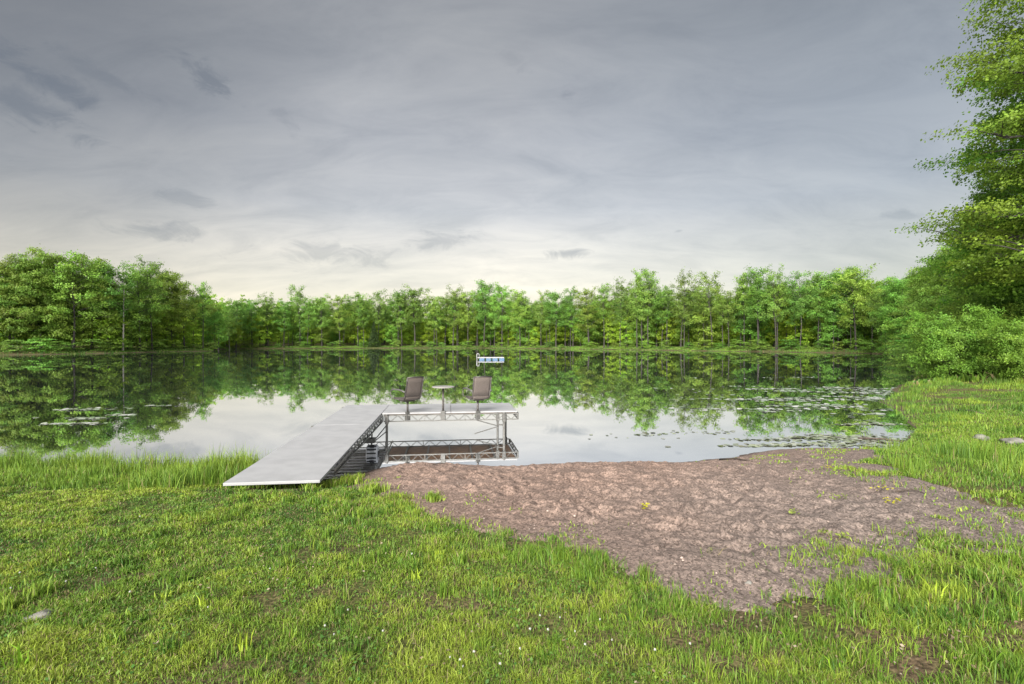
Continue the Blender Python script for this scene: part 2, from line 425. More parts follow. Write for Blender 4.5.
water = link_mesh('water', np_mesh('water', np.array(wv), [np.array([[0, 1, 2, 3]])]), mat_water())
tag(water, 'still pond mirroring the woods and the cloudy sky', kind='structure')

# ------------------------------------------------------------------ grass
def blades(name, P, h, w, col, lean=.35, mat='grass', bendy=.5):
    """P (n,3) roots, h heights, w widths, col (n,3): each blade a bent tapering strip"""
    n = len(P)
    az = RNG.uniform(0, 2 * math.pi, n); la = RNG.uniform(0, 2 * math.pi, n)
    ln = np.abs(RNG.normal(0, lean, n)) * h
    side = np.stack([np.cos(az), np.sin(az), np.zeros(n)], -1) * (w / 2)[:, None]
    ld = np.stack([np.cos(la), np.sin(la), np.zeros(n)], -1)
    mid = P + ld * (ln * .35)[:, None]; mid[:, 2] += h * .58
    tip = P + ld * ln[:, None]; tip[:, 2] += h * (1 - bendy * np.clip(ln / (h + 1e-6), 0, 1.2) * .5)
    root = P.copy(); root[:, 2] -= .012
    V = np.stack([root - side, root + side, mid - side * .8, mid + side * .8, tip], 1).reshape(-1, 3)
    k = np.arange(n)[:, None] * 5
    q = k + np.array([[0, 1, 3, 2]]); t = k + np.array([[2, 3, 4]])
    c = np.repeat(col, 5, 0)
    return np_mesh(name, V, [q, t], tint=c)

def palette(n, u, dry=.06):
    """u in 0..1 chooses from deep green to yellow green"""
    A = np.array([.038, .105, .014]); B = np.array([.115, .205, .022]); C = np.array([.23, .30, .034])
    u = np.clip(u + RNG.normal(0, .13, n), 0, 1)[:, None]
    c = np.where(u < .5, A + (B - A) * u * 2, B + (C - B) * (u - .5) * 2)
    c = c * RNG.uniform(.75, 1.2, (n, 1))
    m = RNG.random(n) < dry
    c[m] = np.array([.20, .165, .075]) * RNG.uniform(.7, 1.2, (m.sum(), 1))
    return c

bare_px = [(700, 668, .12), (665, 625, .1), (735, 668, .1), (930, 660, .16), (880, 672, .14), (1000, 640, .15), (960, 640, .12), (630, 660, .12), (520, 590, .12), (260, 600, .1), (60, 560, .09), (180, 640, .09), (410, 650, .1), (770, 630, .1), (840, 615, .1), (345, 593, .16), (302, 553, .14), (382, 612, .14), (440, 603, .12), (140, 577, .10), (398, 540, .2), (338, 550, .15), (585, 600, .12), (560, 620, .15), (700, 640, .15), (470, 605, .12), (860, 640, .18), (905, 640, .14), (980, 600, .12), (815, 600, .12), (95, 470, 0.01), (600, 640, .1), (745, 625, .12), (770, 655, .1)]
BARE = [(*hit(a, b)[:2], r) for a, b, r in bare_px]
def bare(X, Y):
    m = np.zeros_like(X)
    for bx, by, r in BARE:
        m = np.maximum(m, np.exp(-(((X - bx) / (r * 1.3)) ** 2 + ((Y - by) / r) ** 2) ** 2 * .7))
    return m
def sample_polar(n, d0, d1, p, a0=-47, a1=47):
    """random points with density falling as d^-p"""
    q = 2 - p
    d = (RNG.random(n) * (d1 ** q - d0 ** q) + d0 ** q) ** (1 / q)
    a = np.tan(np.radians(a0)) + RNG.random(n) * (np.tan(np.radians(a1)) - np.tan(np.radians(a0)))
    return a * d, d
# foot of the dock ramp, kept clear of blades poking through the deck
DU = Vector((-.126, .992, 0)).normalized(); DV = Vector((DU.y, -DU.x, 0)); DO = Vector((-2.545, 6.71, 0))
def under_deck(X, Y, margin=0.0):
    u = (X - DO.x) * DU.x + (Y - DO.y) * DU.y; v = (X - DO.x) * DV.x + (Y - DO.y) * DV.y
    return (u > -.02) & (u < 8.5) & (v < margin) & (v > -1.22 - margin)

# short lawn
X, Y = sample_polar(620000, 2.0, 9.0, 1.35)
bi = beach_in(X, Y); s = sdist(X, Y, LAKE); ba = bare(X, Y)
n1 = fbm(X, Y, .55, 3, 20); n2 = fbm(X, Y, 1.6, 3, 21); n3 = fbm(X, Y, .16, 2, 22)
rightish = sstep(.6, 2.4, X)                    # tuftier, thinner lawn below the beach
dens = np.clip(.50 + 1.0 * sstep(.30, .62, .55 * n3 + .45 * n1) - .9 * rightish * sstep(.66, .38, n1) - .75 * sstep(.50, .30, n3) * (.3 + .7 * rightish), .05, 1) * (1 - .8 * ba)
dens = dens * sstep(0, 1, (.28 + .6 * sstep(1.0, 2.4, X) - bi) / (.75 + .7 * sstep(1.0, 2.4, X)))
k = (RNG.random(len(X)) < dens) & (s > .8) & ~under_deck(X, Y) & ~((X > 5.2) & (Y > 6))
X, Y, n1, n2, n3, bi, rightish = [q[k] for q in (X, Y, n1, n2, n3, bi, rightish)]
Zg = terrain(X, Y); n = len(X)
d = np.hypot(X, Y)
h = (.015 + .028 * n1 * RNG.random(n) + .035 * np.clip(n3 - .42, 0, 1) * 2) * (1 + .22 * rightish) * RNG.uniform(.6, 1.3, n)
h += .05 * sstep(-.5, -.05, bi) * RNG.random(n)
w = np.clip(.0032 * d / 2.4, .003, .012) * RNG.uniform(.7, 1.3, n)
u = .47 + .9 * (n2 - .35) + 1.0 * (n1 - .5) + 1.0 * (n3 - .5) + .12 * np.exp(-((X - .2) / 1.6) ** 2) - .16 * sstep(-1.2, -3.2, X) * sstep(5.5, 3.5, Y)
lawn = link_mesh('lawn_grass', blades('lawn_grass', np.stack([X, Y, Zg], -1), h, w, palette(n, u, .15), .9), M['grass'])
tag(lawn, 'short mown lawn of mixed deep and yellow green blades', kind='stuff', cat='grass')

# tufts of longer grass inside and round the lawn, all the untidy growth that has no countable edge
def tuft_cloud(spec):
    P = []; H = []; W = []; C = []
    for (x, y, r, num, hh, uu) in spec:
        a = RNG.uniform(0, 2 * math.pi, num); q = np.abs(RNG.normal(0, .5, num)) * r
        px_, py_ = x + np.cos(a) * q, y + np.sin(a) * q
        P.append(np.stack([px_, py_, terrain(px_, py_)], -1)); H.append(hh * RNG.uniform(.4, 1.1, num))
        dd = math.hypot(x, y); W.append(np.full(num, min(.014, max(.0042, .0036 * dd / 2.4))) * RNG.uniform(.7, 1.3, num)); C.append(palette(num, np.full(num, uu), .06))
    return np.concatenate(P), np.concatenate(H), np.concatenate(W), np.concatenate(C)
spec = [(*hit(px_, 488)[:2], .09, 70, .1, .6) for px_ in range(222, 322, 8)]
for (a, b, r, num, hh, uu) in [(500, 556, .16, 260, .15, .6), (530, 560, .2, 400, .19, .5), (560, 560, .2, 420, .2, .5), (590, 575, .18, 420, .2, .45), (600, 562, .13, 160, .17, .4), (440, 545, .18, 240, .15, .8),
                              (650, 590, .12, 300, .08, .95), (430, 530, .12, 130, .14, .5), (400, 508, .14, 160, .16, .6), (372, 492, .2, 300, .22, .75), (350, 484, .25, 420, .24, .8), (330, 487, .2, 240, .2, .75),
                              (640, 615, .16, 240, .1, .3), (680, 610, .14, 160, .09, .4), (845, 598, .16, 330, .17, .5), (870, 592, .18, 340, .18, .6), (905, 600, .16, 360, .15, .75), (930, 604, .14, 320, .16, .9), (955, 598, .14, 300, .17, .85),
                              (900, 620, .18, 300, .13, .25), (945, 622, .2, 420, .12, .2), (990, 618, .18, 340, .15, .35), (1010, 605, .2, 300, .2, .4), (880, 560, .2, 160, .12, .6), (940, 570, .25, 200, .14, .7), (985, 572, .25, 240, .17, .6), (1015, 568, .2, 340, .22, .55),
                              (835, 655, .16, 260, .1, .35), (790, 640, .16, 260, .1, .5), (1000, 665, .18, 300, .13, .5), (960, 665, .16, 300, .12, .6), (720, 650, .15, 220, .09, .5), (980, 530, .3, 120, .1, .6), (940, 520, .25, 80, .08, .75), (910, 525, .25, 60, .06, .7),
                              (850, 620, .15, 200, .12, .45), (820, 625, .14, 180, .1, .6), (760, 612, .1, 80, .07, .5), (590, 540, .03, 14, .07, .6), (700, 600, .1, 50, .06, .5)]:
    x, y, z = hit(a, b); spec.append((x, y, r, int(num * .8), hh * .68, uu))
for _ in range(300):
    x = RNG.uniform(-3.8, 3.8); y = RNG.uniform(2.3, 6.8)
    if abs(x) > y * 1.02 or under_deck(x, y, .1): continue
    b = float(beach_in(np.array([x]), np.array([y]))[0])
    if b > .12: continue
    spec.append((x, y, RNG.uniform(.05, .16), int(RNG.uniform(25, 110)), RNG.uniform(.06, .12) * (1.25 if x > .8 else 1), RNG.uniform(.2, .75)))
P, H, W, C = tuft_cloud(spec)
me = link_mesh('long_grass', blades('long_grass', P, H, W, C, .45), M['grass']); tag(me, 'longer untidy grass along the edge of the sand', kind='stuff', cat='grass')

# tall grass on the shore at the left of the dock
def field(name, num, xr, yr, accept, hfun, ufun, wfun, lean, label, dry=.04):
    x = RNG.uniform(*xr, num); y = RNG.uniform(*yr, num); k = accept(x, y); x, y = x[k], y[k]
    z = terrain(x, y); h = hfun(x, y) * RNG.uniform(.45, 1.15, len(x))
    o = link_mesh(name, blades(name, np.stack([x, y, z], -1), h, wfun(x, y) * RNG.uniform(.7, 1.3, len(x)), palette(len(x), ufun(x, y), dry), lean), M['grass'])
    return tag(o, label, kind='stuff', cat='grass')
def acc(x, y):
    s = sdist(x, y, LAKE) + (fbm(x, y, .6, 2, 30) - .5) * .8
    clump = fbm(x, y, .5, 3, 31)
    return (s > -.12) & (s < 3.1) & (RNG.random(len(x)) < np.clip((clump - .36) * 3, .04, 1)*.8) & ~under_deck(x, y, .12) & (x < -2.9 + .12 * (10 - y)) & (np.abs(x) < y * 1.15) & (x < -1.27 * (y - 6.4) / 10 - 3.75)
field('shore_grass', 80000, (-11.5, -3), (6.9, 10.6), acc,
      lambda x, y: .10 + .30 * sstep(2.8, .8, sdist(x, y, LAKE)) * np.clip(2.6 * fbm(x, y, .38, 3, 32) - .72, .12, 1.3) + .14 * np.exp(-((x + 4.6) / .7) ** 2), lambda x, y: .40 + .5 * (fbm(x, y, .9, 2, 33) - .2),
      lambda x, y: np.full(len(x), .0085), .38, 'tall bright green grass on the pond edge next to the dock ramp')
# right bank: marsh grass
def acc(x, y):
    s = sdist(x, y, LAKE); b = beach_in(x, y)
    clump = fbm(x, y, .9, 3, 35); strip = fbm(x, y, 1.1, 3, 36)
    mud = np.exp(-(((x - 11.4) / 2.6) ** 2 + ((y - 13.2) / 1.5) ** 2))      # muddy inlet
    return (s > .02) & (b < -.0) & (x > 5.0) & (x > (y - 14) * .2) & (RNG.random(len(x)) < np.clip((clump - .32) * 3.2, .08, 1) * np.clip((strip - .24) * 4, .15, 1) * (1 - .88 * mud) * np.clip(.28 + s * .8, 0, 1))
field('marsh_grass', 420000, (5, 30), (6.5, 34), acc,
      lambda x, y: np.clip(.8 * fbm(x, y, .8, 3, 37) - .25, .035, .34) * (1 - .45 * np.exp(-((y - 15) / 2.2) ** 2)) + .10 * np.exp(-((x - 8.6) / 1.6) ** 2 - ((y - 8.8) / 1.4) ** 2), lambda x, y: .40 + 1.1 * (fbm(x, y, 1.1, 3, 38) - .42),
      lambda x, y: np.clip(.0008 * np.hypot(x, y), .006, .016), .35, 'bright green marsh grass covering the bank below the bushes', .03)
# short turf between the taller marsh grass
def acc(x, y):
    s = sdist(x, y, LAKE); b = beach_in(x, y)
    return (s > .05) & (b < .15) & (x > 4.2) & (x < y * 1.08) & (RNG.random(len(x)) < np.clip((fbm(x, y, .7, 3, 44) - .22) * 3, .15, 1))
field('marsh_turf', 190000, (4.2, 17), (4.6, 17), acc, lambda x, y: .03 + .09 * fbm(x, y, .5, 2, 45), lambda x, y: .42 + .9 * (fbm(x, y, .8, 3, 46) - .42), lambda x, y: np.clip(.0010 * np.hypot(x, y), .005, .014), .7, 'short turf and weeds at the foot of the marsh grass', .08)
# sparse sprouts over the gravel
def acc(x, y):
    b = beach_in(x, y); e = fbm(x, y, .45, 3, 39)
    edge = sstep(.9, .0, b) * 1.0 + .5 * sstep(2.6, 5.5, x)
    return (b > -.15) & (RNG.random(len(x)) < np.clip((e - .52) * 4, 0, 1) * edge)
field('beach_sprouts', 90000, (-2, 9), (3.2, 10.6), acc, lambda x, y: .025 + .05 * fbm(x, y, .4, 2, 40), lambda x, y: .75 + 0 * x, lambda x, y: .0016 * np.hypot(x, y) + .002, .6, 'sparse green sprouts pushing through the gravel')
# far bank: grass and low herbs between water and trees
def ring(num, s0, s1):
    i = RNG.integers(0, len(far_px) + 5, num); t = RNG.random(num)
    return i, t
xs = []; ys = []
far_w = np.array([wpt(*p) for p in far_px] + [wpt(*p) for p in near_px[:4]])
seg = np.hypot(*(far_w[1:] - far_w[:-1]).T); 
num = 150000
i = RNG.choice(len(seg), num, p=seg / seg.sum()); t = RNG.random(num)[:, None]
pt = far_w[i] * (1 - t) + far_w[i + 1] * t
nrm = np.stack([-(far_w[i + 1] - far_w[i])[:, 1], (far_w[i + 1] - far_w[i])[:, 0]], -1); nrm /= np.linalg.norm(nrm, axis=1)[:, None] + 1e-9
pt = pt + nrm * RNG.uniform(-1, 14, num)[:, None] * RNG.random(num)[:, None]
s = sdist(pt[:, 0], pt[:, 1], LAKE); cl = fbm(pt[:, 0], pt[:, 1], 6, 3, 41)
k = (s > .15) & (s < 14) & (RNG.random(num) < np.clip((cl - .25) * 2.5, .1, 1)); pt = pt[k]; s = s[k]; cl = cl[k]
hh = (.22 + .9 * np.clip(cl - .3, 0, 1) * sstep(.2, 3, s)) * RNG.uniform(.5, 1.2, len(pt))
bank = link_mesh('bank_grass', blades('bank_grass', np.stack([pt[:, 0], pt[:, 1], terrain(pt[:, 0], pt[:, 1])], -1), hh, np.full(len(pt), .14), palette(len(pt), .20 + .9 * (cl - .45), .10), .6), M['grass'])
tag(bank, 'strip of rough grass and herbs along the far bank under the trees', kind='stuff', cat='grass')

# ------------------------------------------------------------------ pads and weed on the water
def pads(name, patches, label, cols, rmin=.05, rmax=.13, zt=.006):
    P = []
    for (a, b, sx, sy, num) in patches:
        x, y = wpt(a, b)
        # ragged streaks: keep where a stretched noise is high
        qx = x + RNG.normal(0, sx, num * 3); qy = y + RNG.normal(0, sy, num * 3)
        nn = fbm(qx * .35, qy * 1.6, .9, 3, int(a) % 13)
        o = np.argsort(-nn + RNG.normal(0, .04, len(nn)))[:int(num * .7)]
        P.append(np.stack([qx[o], qy[o]], -1))
    P = np.concatenate(P); P = P[sdist(P[:, 0], P[:, 1], LAKE) < -.05]; n = len(P); K = 8
    r = RNG.uniform(rmin, rmax, n); a0 = RNG.uniform(0, 6.28, n); q = np.arange(K) / K * (2 * math.pi - .5)
    tx = RNG.normal(0, .03, n); ty = RNG.normal(0, .10, n)
    an = a0[:, None] + q[None]; rr = r[:, None] * (1 + .08 * np.sin(3 * an))
    dx = rr * np.cos(an); dy = rr * np.sin(an)
    V = np.stack([P[:, :1] + dx, P[:, 1:] + dy, zt + RNG.uniform(0, .006, n)[:, None] + dx * tx[:, None] + dy * ty[:, None]], -1)
    V = np.maximum(V, [-1e9, -1e9, .0015])
    f = np.arange(n)[:, None] * K + np.arange(K)[None]
    c = np.array(cols)[RNG.integers(0, len(cols), n)] * RNG.uniform(.8, 1.2, (n, 1))
    o = link_mesh(name, np_mesh(name, V.reshape(-1, 3), [f], tint=np.repeat(c, K, 0)), M['pad'])
    return tag(o, label, kind='stuff', cat='water plants')
GP = [(.16, .20, .12), (.24, .26, .2), (.1, .14, .06), (.32, .32, .29)]  # pad greens, the palest tones painting sky glare into the colour
pads('lily_pads', [(80, 411, .55, .2, 50), (100, 409, .5, .15, 45), (80, 419, .6, .15, 80), (85, 424, .6, .12, 70), (150, 406, .4, .1, 35), (110, 415, .45, .1, 40)],
     'streaks of lily pads painted pale with sky glare, floating before the wooded bank opposite the ramp', GP)
pads('floating_weed', [(790, 388, 3.2, .5, 320), (850, 390, 3.2, .8, 520), (895, 392, 1.4, .8, 260), (820, 398, 2.8, .6, 420), (870, 399, 2.0, .5, 320), (760, 401, 2.6, .5, 260), (800, 407, 2.4, .4, 260), (850, 412, 1.6, .4, 160), (730, 408, 2, .3, 130), (780, 378, 2.5, .6, 90)],
     'floating pond weed painted pale with sky glare in the cove before the bushes', GP, .05, .12)
pads('algae_mat', [(760, 436, 1.6, .3, 420), (820, 437, 1.2, .35, 380), (840, 443, 1.0, .25, 360), (880, 444, .5, .25, 220), (870, 425, .8, .6, 180), (800, 447, .8, .15, 200)],
     'pale green algae and weed close to the end of the beach', [(.14, .17, .08), (.2, .22, .13), (.24, .25, .2), (.12, .12, .08)], .03, .08)

# ------------------------------------------------------------------ the dock
LDECK = .66
dock = empty('roll_in_dock', (DO.x, DO.y, 0), math.atan2(-DV.y, DV.x) * -1)
tag(dock, 'L-shaped grey roll-in dock on aluminium trusses reaching from lawn into pond', 'dock')
# local axes: +x = to the right along the platform, +y = away along the ramp
GW, GL, PL, PD = 1.22, 6.6, 3.55, 1.83          # ramp width, length to inner corner, platform reach, platform depth
def deck_panel(x0, x1, y0, y1, name='deck_panel', z=LDECK, zslope=0):
    m = MB(); m.box(((x0 + x1) / 2, (y0 + y1) / 2, z - .02), (x1 - x0, y1 - y0, .04)); o = m.build(name, M['deck'], dock, bevel=.006); return o
deck_panel(-GW, 0, 0.12, 4.80); deck_panel(-GW, 0, 4.812, GL + PD)
deck_panel(.01, 1.78, GL, GL + PD); deck_panel(1.79, PL, GL, GL + PD)
for (x0, x1, y0, y1) in [(.06, PL - .05, GL + .05, GL + PD - .05)]:
    m = MB(); m.box(((x0 + x1) / 2, (y0 + y1) / 2, LDECK - .052), (x1 - x0, y1 - y0, .02)); m.build('deck_underside', M['ply'], dock)
def truss(p0, p1, h=.155, pitch=.36, r=.02, zt=None, zb1=None, web=True):
    p0 = Vector(p0); p1 = Vector(p1); Lh = (p1 - p0).length; t = (p1 - p0) / Lh; m = MB()
    h1 = h if zb1 is None else zb1
    dn = lambda s: Vector((0, 0, -(h + (h1 - h) * s / Lh)))
    m.tube([p0, p1], r, 4); m.tube([p0 + dn(0), p1 + dn(Lh)], r * .9, 4)
    k = max(2, round(Lh / pitch)); st = Lh / k
    for i in range(k):
        a, b = i * st, (i + .5) * st; c = (i + 1) * st
        m.tube([p0 + t * a, p0 + t * b + dn(b)], r * .42, 6); m.tube([p0 + t * b + dn(b), p0 + t * c], r * .42, 6)
        if i % 3 == 0: m.tube([p0 + t * a, p0 + t * a + dn(a)], r * .6, 4)
    m.tube([p1, p1 + dn(Lh)], r * .9, 4)
    return m.build('truss', M['alu'], dock)
zt = LDECK - .065
truss((.022, .9, zt), (.022, GL - .02, zt), .06, .36, .02, zb1=.155)
truss((-GW - .022, .9, zt), (-GW - .022, GL + PD, zt), .06, .36, .02, zb1=.155)
truss((.06, GL - .022, zt), (PL, GL - .022, zt))
truss((-GW, GL + PD + .022, zt), (PL, GL + PD + .022, zt))
truss((PL + .022, GL, zt), (PL + .022, GL + PD, zt))
# joists under the platform
for xx in (.55, 1.15, 1.75, 2.35, 2.95):
    m = MB(); m.box((xx, GL + PD / 2, LDECK - .085), (.04, PD - .06, .04)); m.build('joist', M['alu'], dock)
for yy in np.arange(1.4, 8.2, .31):
    m = MB(); m.box((-GW / 2, yy, LDECK - .085), (GW - .06, .04, .04)); m.build('joist', M['alu'], dock)
def post(x, y, r=.032, zb=-1.1, zt_=LDECK - .03):
    m = MB(); m.tube([(x, y, zb), (x, y, zt_)], r, 10); m.build('post', M['alu_dark'] if r < .03 else M['alu'], dock, smooth=False)
    s = MB(); s.box((x, y, LDECK - .17), (.09, .09, .2)); s.build('post_socket', M['alu_dark'], dock, bevel=.006)
post(.14, GL - .07); post(3.02, GL + .02, .028); post(3.18, GL - .075, .034)
post(PL - .1, GL + PD + .07); post(-GW - .07, GL + PD - .2); post(-GW - .07, 4.9)
def brace(a, b, r=.013):
    m = MB(); m.tube([a, b], r, 6); m.build('brace', M['alu_dark'], dock)
brace((2.45, GL - .05, LDECK - .22), (3.05, GL - .02, LDECK - .40)); brace((2.98, GL - .02, LDECK - .42), (2.40, GL - .05, .08))
brace((.14, GL - .07, LDECK - .3), (-.1, GL - 1.1, .08)); brace((.0, 5.0, .2), (.14, GL - .07, .2)); brace((3.02, GL + .02, .3), (3.18, GL - .075, .3), .018)
brace((.02, 4.75, LDECK - .2), (.0, 4.75, -.05), .018); brace((-GW, 4.75, LDECK - .2), (-GW, 4.75, -.05), .018); brace((-GW - .05, 4.75, .01), (.12, 4.75, .01), .022)
brace((.35, 4.75, .03), (.35, 5.9, .06), .014)
# roll-in wheels
for wx in (-.10, -GW - .1):
    m = MB(); prof = [(.06, -.12), (.175, -.12), (.19, -.105), (.19, -.05), (.174, -.045), (.174, .045), (.19, .05), (.19, .105), (.175, .12), (.06, .12)]
    m.lathe(prof, (wx + .13, 4.75, .01), 'X', 28); o = m.build('wheel', M['tyre'], dock)
    lug = MB()
    for q in range(14):
        a = q * 2 * math.pi / 14; rt = Matrix.Rotation(a, 3, 'X')
        lug.box(Vector((wx + .13, 4.75, .01)) + rt @ Vector((0, 0, .188)), (.2, .034, .02), rt)
    lug.build('tread', M['black'], o)
    hb = MB(); hb.lathe([(.02, -.14), (.058, -.14), (.058, .14), (.02, .14)], (wx + .13, 4.75, .01), 'X', 16); hb.build('hub', M['black'], o)
m = MB(); m.box((-.04, 4.8, .30), (.26, .2, .1)); m.build('wheel_bracket', M['alu_dark'], dock, bevel=.01)

def dock_pt(x, y, z=LDECK): 
    v = DO + DV * x + DU * y; return (v.x, v.y, z)

# ------------------------------------------------------------------ swivel chairs and table, mounted on the near rail of the platform
def chair(px_, face_deg, label):
    """built facing local +y with its pedestal at the origin"""
    b = dock_pt(px_, GL + .02)
    root = empty('swivel_chair', b, math.radians(face_deg)); tag(root, label, 'chair', 'swivel chairs bolted to the dock rail')
    m = MB(); m.tube([(0, 0, -.02), (0, 0, .30)], .026, 12); m.build('pedestal', M['chairframe'], root, smooth=True)
    c = MB(); c.box((0, 0, -.09), (.115, .10, .22)); c.build('mount_bracket', M['alu_dark'], root, bevel=.01)
    p = MB(); p.box((0, .03, .305), (.3, .3, .02)); p.build('swivel_plate', M['chairframe'], root, bevel=.006)
    W = .24
    prof = [(.26, .37), (.24, .40), (.1, .375), (-.1, .345), (-.19, .355), (-.25, .43), (-.29, .58), (-.345, .80), (-.375, .935)]
    def strip(pts, name):
        V = []; n = 9
        for (y, z) in pts:
            for k in range(n):
                x = -W + 2 * W * k / (n - 1); sag = .018 * (1 - (x / W) ** 2)
                V.append((x * .97, y - (sag if z > .42 else 0), z - (sag if z <= .42 else 0)))
        fs = [(i * n + k, i * n + k + 1, (i + 1) * n + k + 1, (i + 1) * n + k) for i in range(len(pts) - 1) for k in range(n - 1)]
        me = bpy.data.meshes.new(name); me.from_pydata(V, [], fs); me.update()
        for q in me.polygons: q.use_smooth = True
        o = link_mesh(name, me, M['sling'], root); sm = o.modifiers.new('thickness', 'SOLIDIFY'); sm.thickness = .008; sm.offset = 0
        return o
    strip(prof[:6], 'seat'); strip(prof[5:], 'backrest')
    for s in (-1, 1):
        f = MB(); f.tube([(s * W, y, z) for y, z in prof], .016, 8)
        f.build('side_rail', M['chairframe'], root, smooth=True)
        a = MB(); a.tube([(s * (W + .02), -.30, .56), (s * (W + .05), -.18, .60), (s * (W + .06), .06, .62), (s * (W + .06), .25, .60), (s * (W + .06), .33, .56)], .021, 8)
        a.build('armrest', M['armpale'], root, smooth=True)
        t = MB(); t.tube([(s * (W + .06), .33, .56), (s * (W + .06), .345, .47), (s * (W + .05), .29, .375), (s * W, .18, .36), (s * W, .0, .345)], .014, 8)
        t.build('arm_support', M['chairframe'], root, smooth=True)
    x = MB(); x.tube([(-W, prof[-1][0], prof[-1][1]), (0, prof[-1][0] - .02, prof[-1][1] + .012), (W, prof[-1][0], prof[-1][1])], .016, 8); x.build('top_rail', M['chairframe'], root, smooth=True)
    x = MB(); x.tube([(-W, -.1, .335), (W, -.1, .335)], .014, 8); x.tube([(-W, .12, .36), (W, .12, .36)], .014, 8); x.build('cross_rail', M['chairframe'], root, smooth=True)
    return root
chair(.66, 44, 'brown sling swivel chair turned sideways, on the ramp side of the small round table')
chair(2.49, 24, 'brown sling swivel chair facing the raft, at the open end of the platform')
b = dock_pt(1.58, GL + .02)
tab = empty('pedestal_table', b); tag(tab, 'small round pale pedestal table fixed between the two swivel chairs', 'table')
m = MB(); m.tube([(0, 0, -.03), (0, 0, .63)], .028, 12); m.build('pedestal', M['chairframe'], tab, smooth=True)
m = MB(); m.lathe([(.02, .63), (.14, .63), (.285, .642), (.295, .652), (.295, .664), (.285, .672), (.02, .676)], n=32); m.build('table_top', M['tabletop'], tab, smooth=False)
c = MB(); c.box((0, 0, -.09), (.12, .10, .24)); c.build('mount_bracket', M['alu_dark'], tab, bevel=.01)

# ------------------------------------------------------------------ swim raft
rx, ry = wpt(490, 359.6)
raft = empty('swim_raft', (rx, ry, 0), .06); tag(raft, 'white decked swim raft on blue floats out on the pond', 'raft')
m = MB(); m.box((.1, 0, .30), (3.7, 2.6, .10)); m.build('deck', M['raftwhite'], raft, bevel=.03)
for k in range(4):
    x = -1.25 + k * .92
    for y in (-.95, .95):
        m = MB(); m.box((x + .12, y, .08), (.74, .6, .32)); m.build('float', M['raftblue'], raft, bevel=.08)
lad = MB()
for y in (-.9, -.45):
    lad.tube([(-1.78, y, -.5), (-1.86, y, .4), (-1.86, y, .78), (-1.74, y, .88), (-1.55, y, .82), (-1.5, y, .42)], .045, 8)
for z in (-.1, .15, .4): lad.tube([(-1.85, -.9, z), (-1.85, -.45, z)], .04, 8)
lad.build('ladder', M['raftwhite'], raft, smooth=True)

# ------------------------------------------------------------------ trees
def tube_np(path, r0, r1, n=6):
    path = np.array(path, float); m = len(path)
    t = np.gradient(path, axis=0); t /= np.linalg.norm(t, axis=1)[:, None] + 1e-9
    ref = np.array([.31, .95, .05]) if abs(t[0, 2]) > .7 else np.array([0, 0, 1.])
    a = np.cross(t, ref); a /= np.linalg.norm(a, axis=1)[:, None] + 1e-9; b = np.cross(t, a)
    rr = np.linspace(r0, r1, m)[:, None, None]
    q = np.arange(n) * 2 * math.pi / n
    V = path[:, None, :] + rr * (a[:, None] * np.cos(q)[None, :, None] + b[:, None] * np.sin(q)[None, :, None])
    return V.reshape(-1, 3), grid_faces(m, n, True)
class Geo:
    def __init__(s): s.V = []; s.Fq = []; s.n = 0
    def add(s, V, Fq): s.V.append(V); s.Fq.append(Fq + s.n); s.n += len(V)
    def mesh(s, name): return np_mesh(name, np.concatenate(s.V), [np.concatenate(s.Fq)], smooth=True)

def leaf_quads(C, Nrm, size, rs):
    """diamond leaves at C facing Nrm"""
    n = len(C); Nrm = Nrm / (np.linalg.norm(Nrm, axis=1)[:, None] + 1e-9)
    ref = rs.normal(size=(n, 3)); a = np.cross(Nrm, ref); a /= np.linalg.norm(a, axis=1)[:, None] + 1e-9; b = np.cross(Nrm, a)
    sz = (size * rs.uniform(.6, 1.3, n))[:, None]
    V = np.stack([C - a * sz * .5, C + b * sz * .34, C + a * sz * .5, C - b * sz * .34], 1).reshape(-1, 3)
    return V, np.arange(n * 4).reshape(-1, 4)

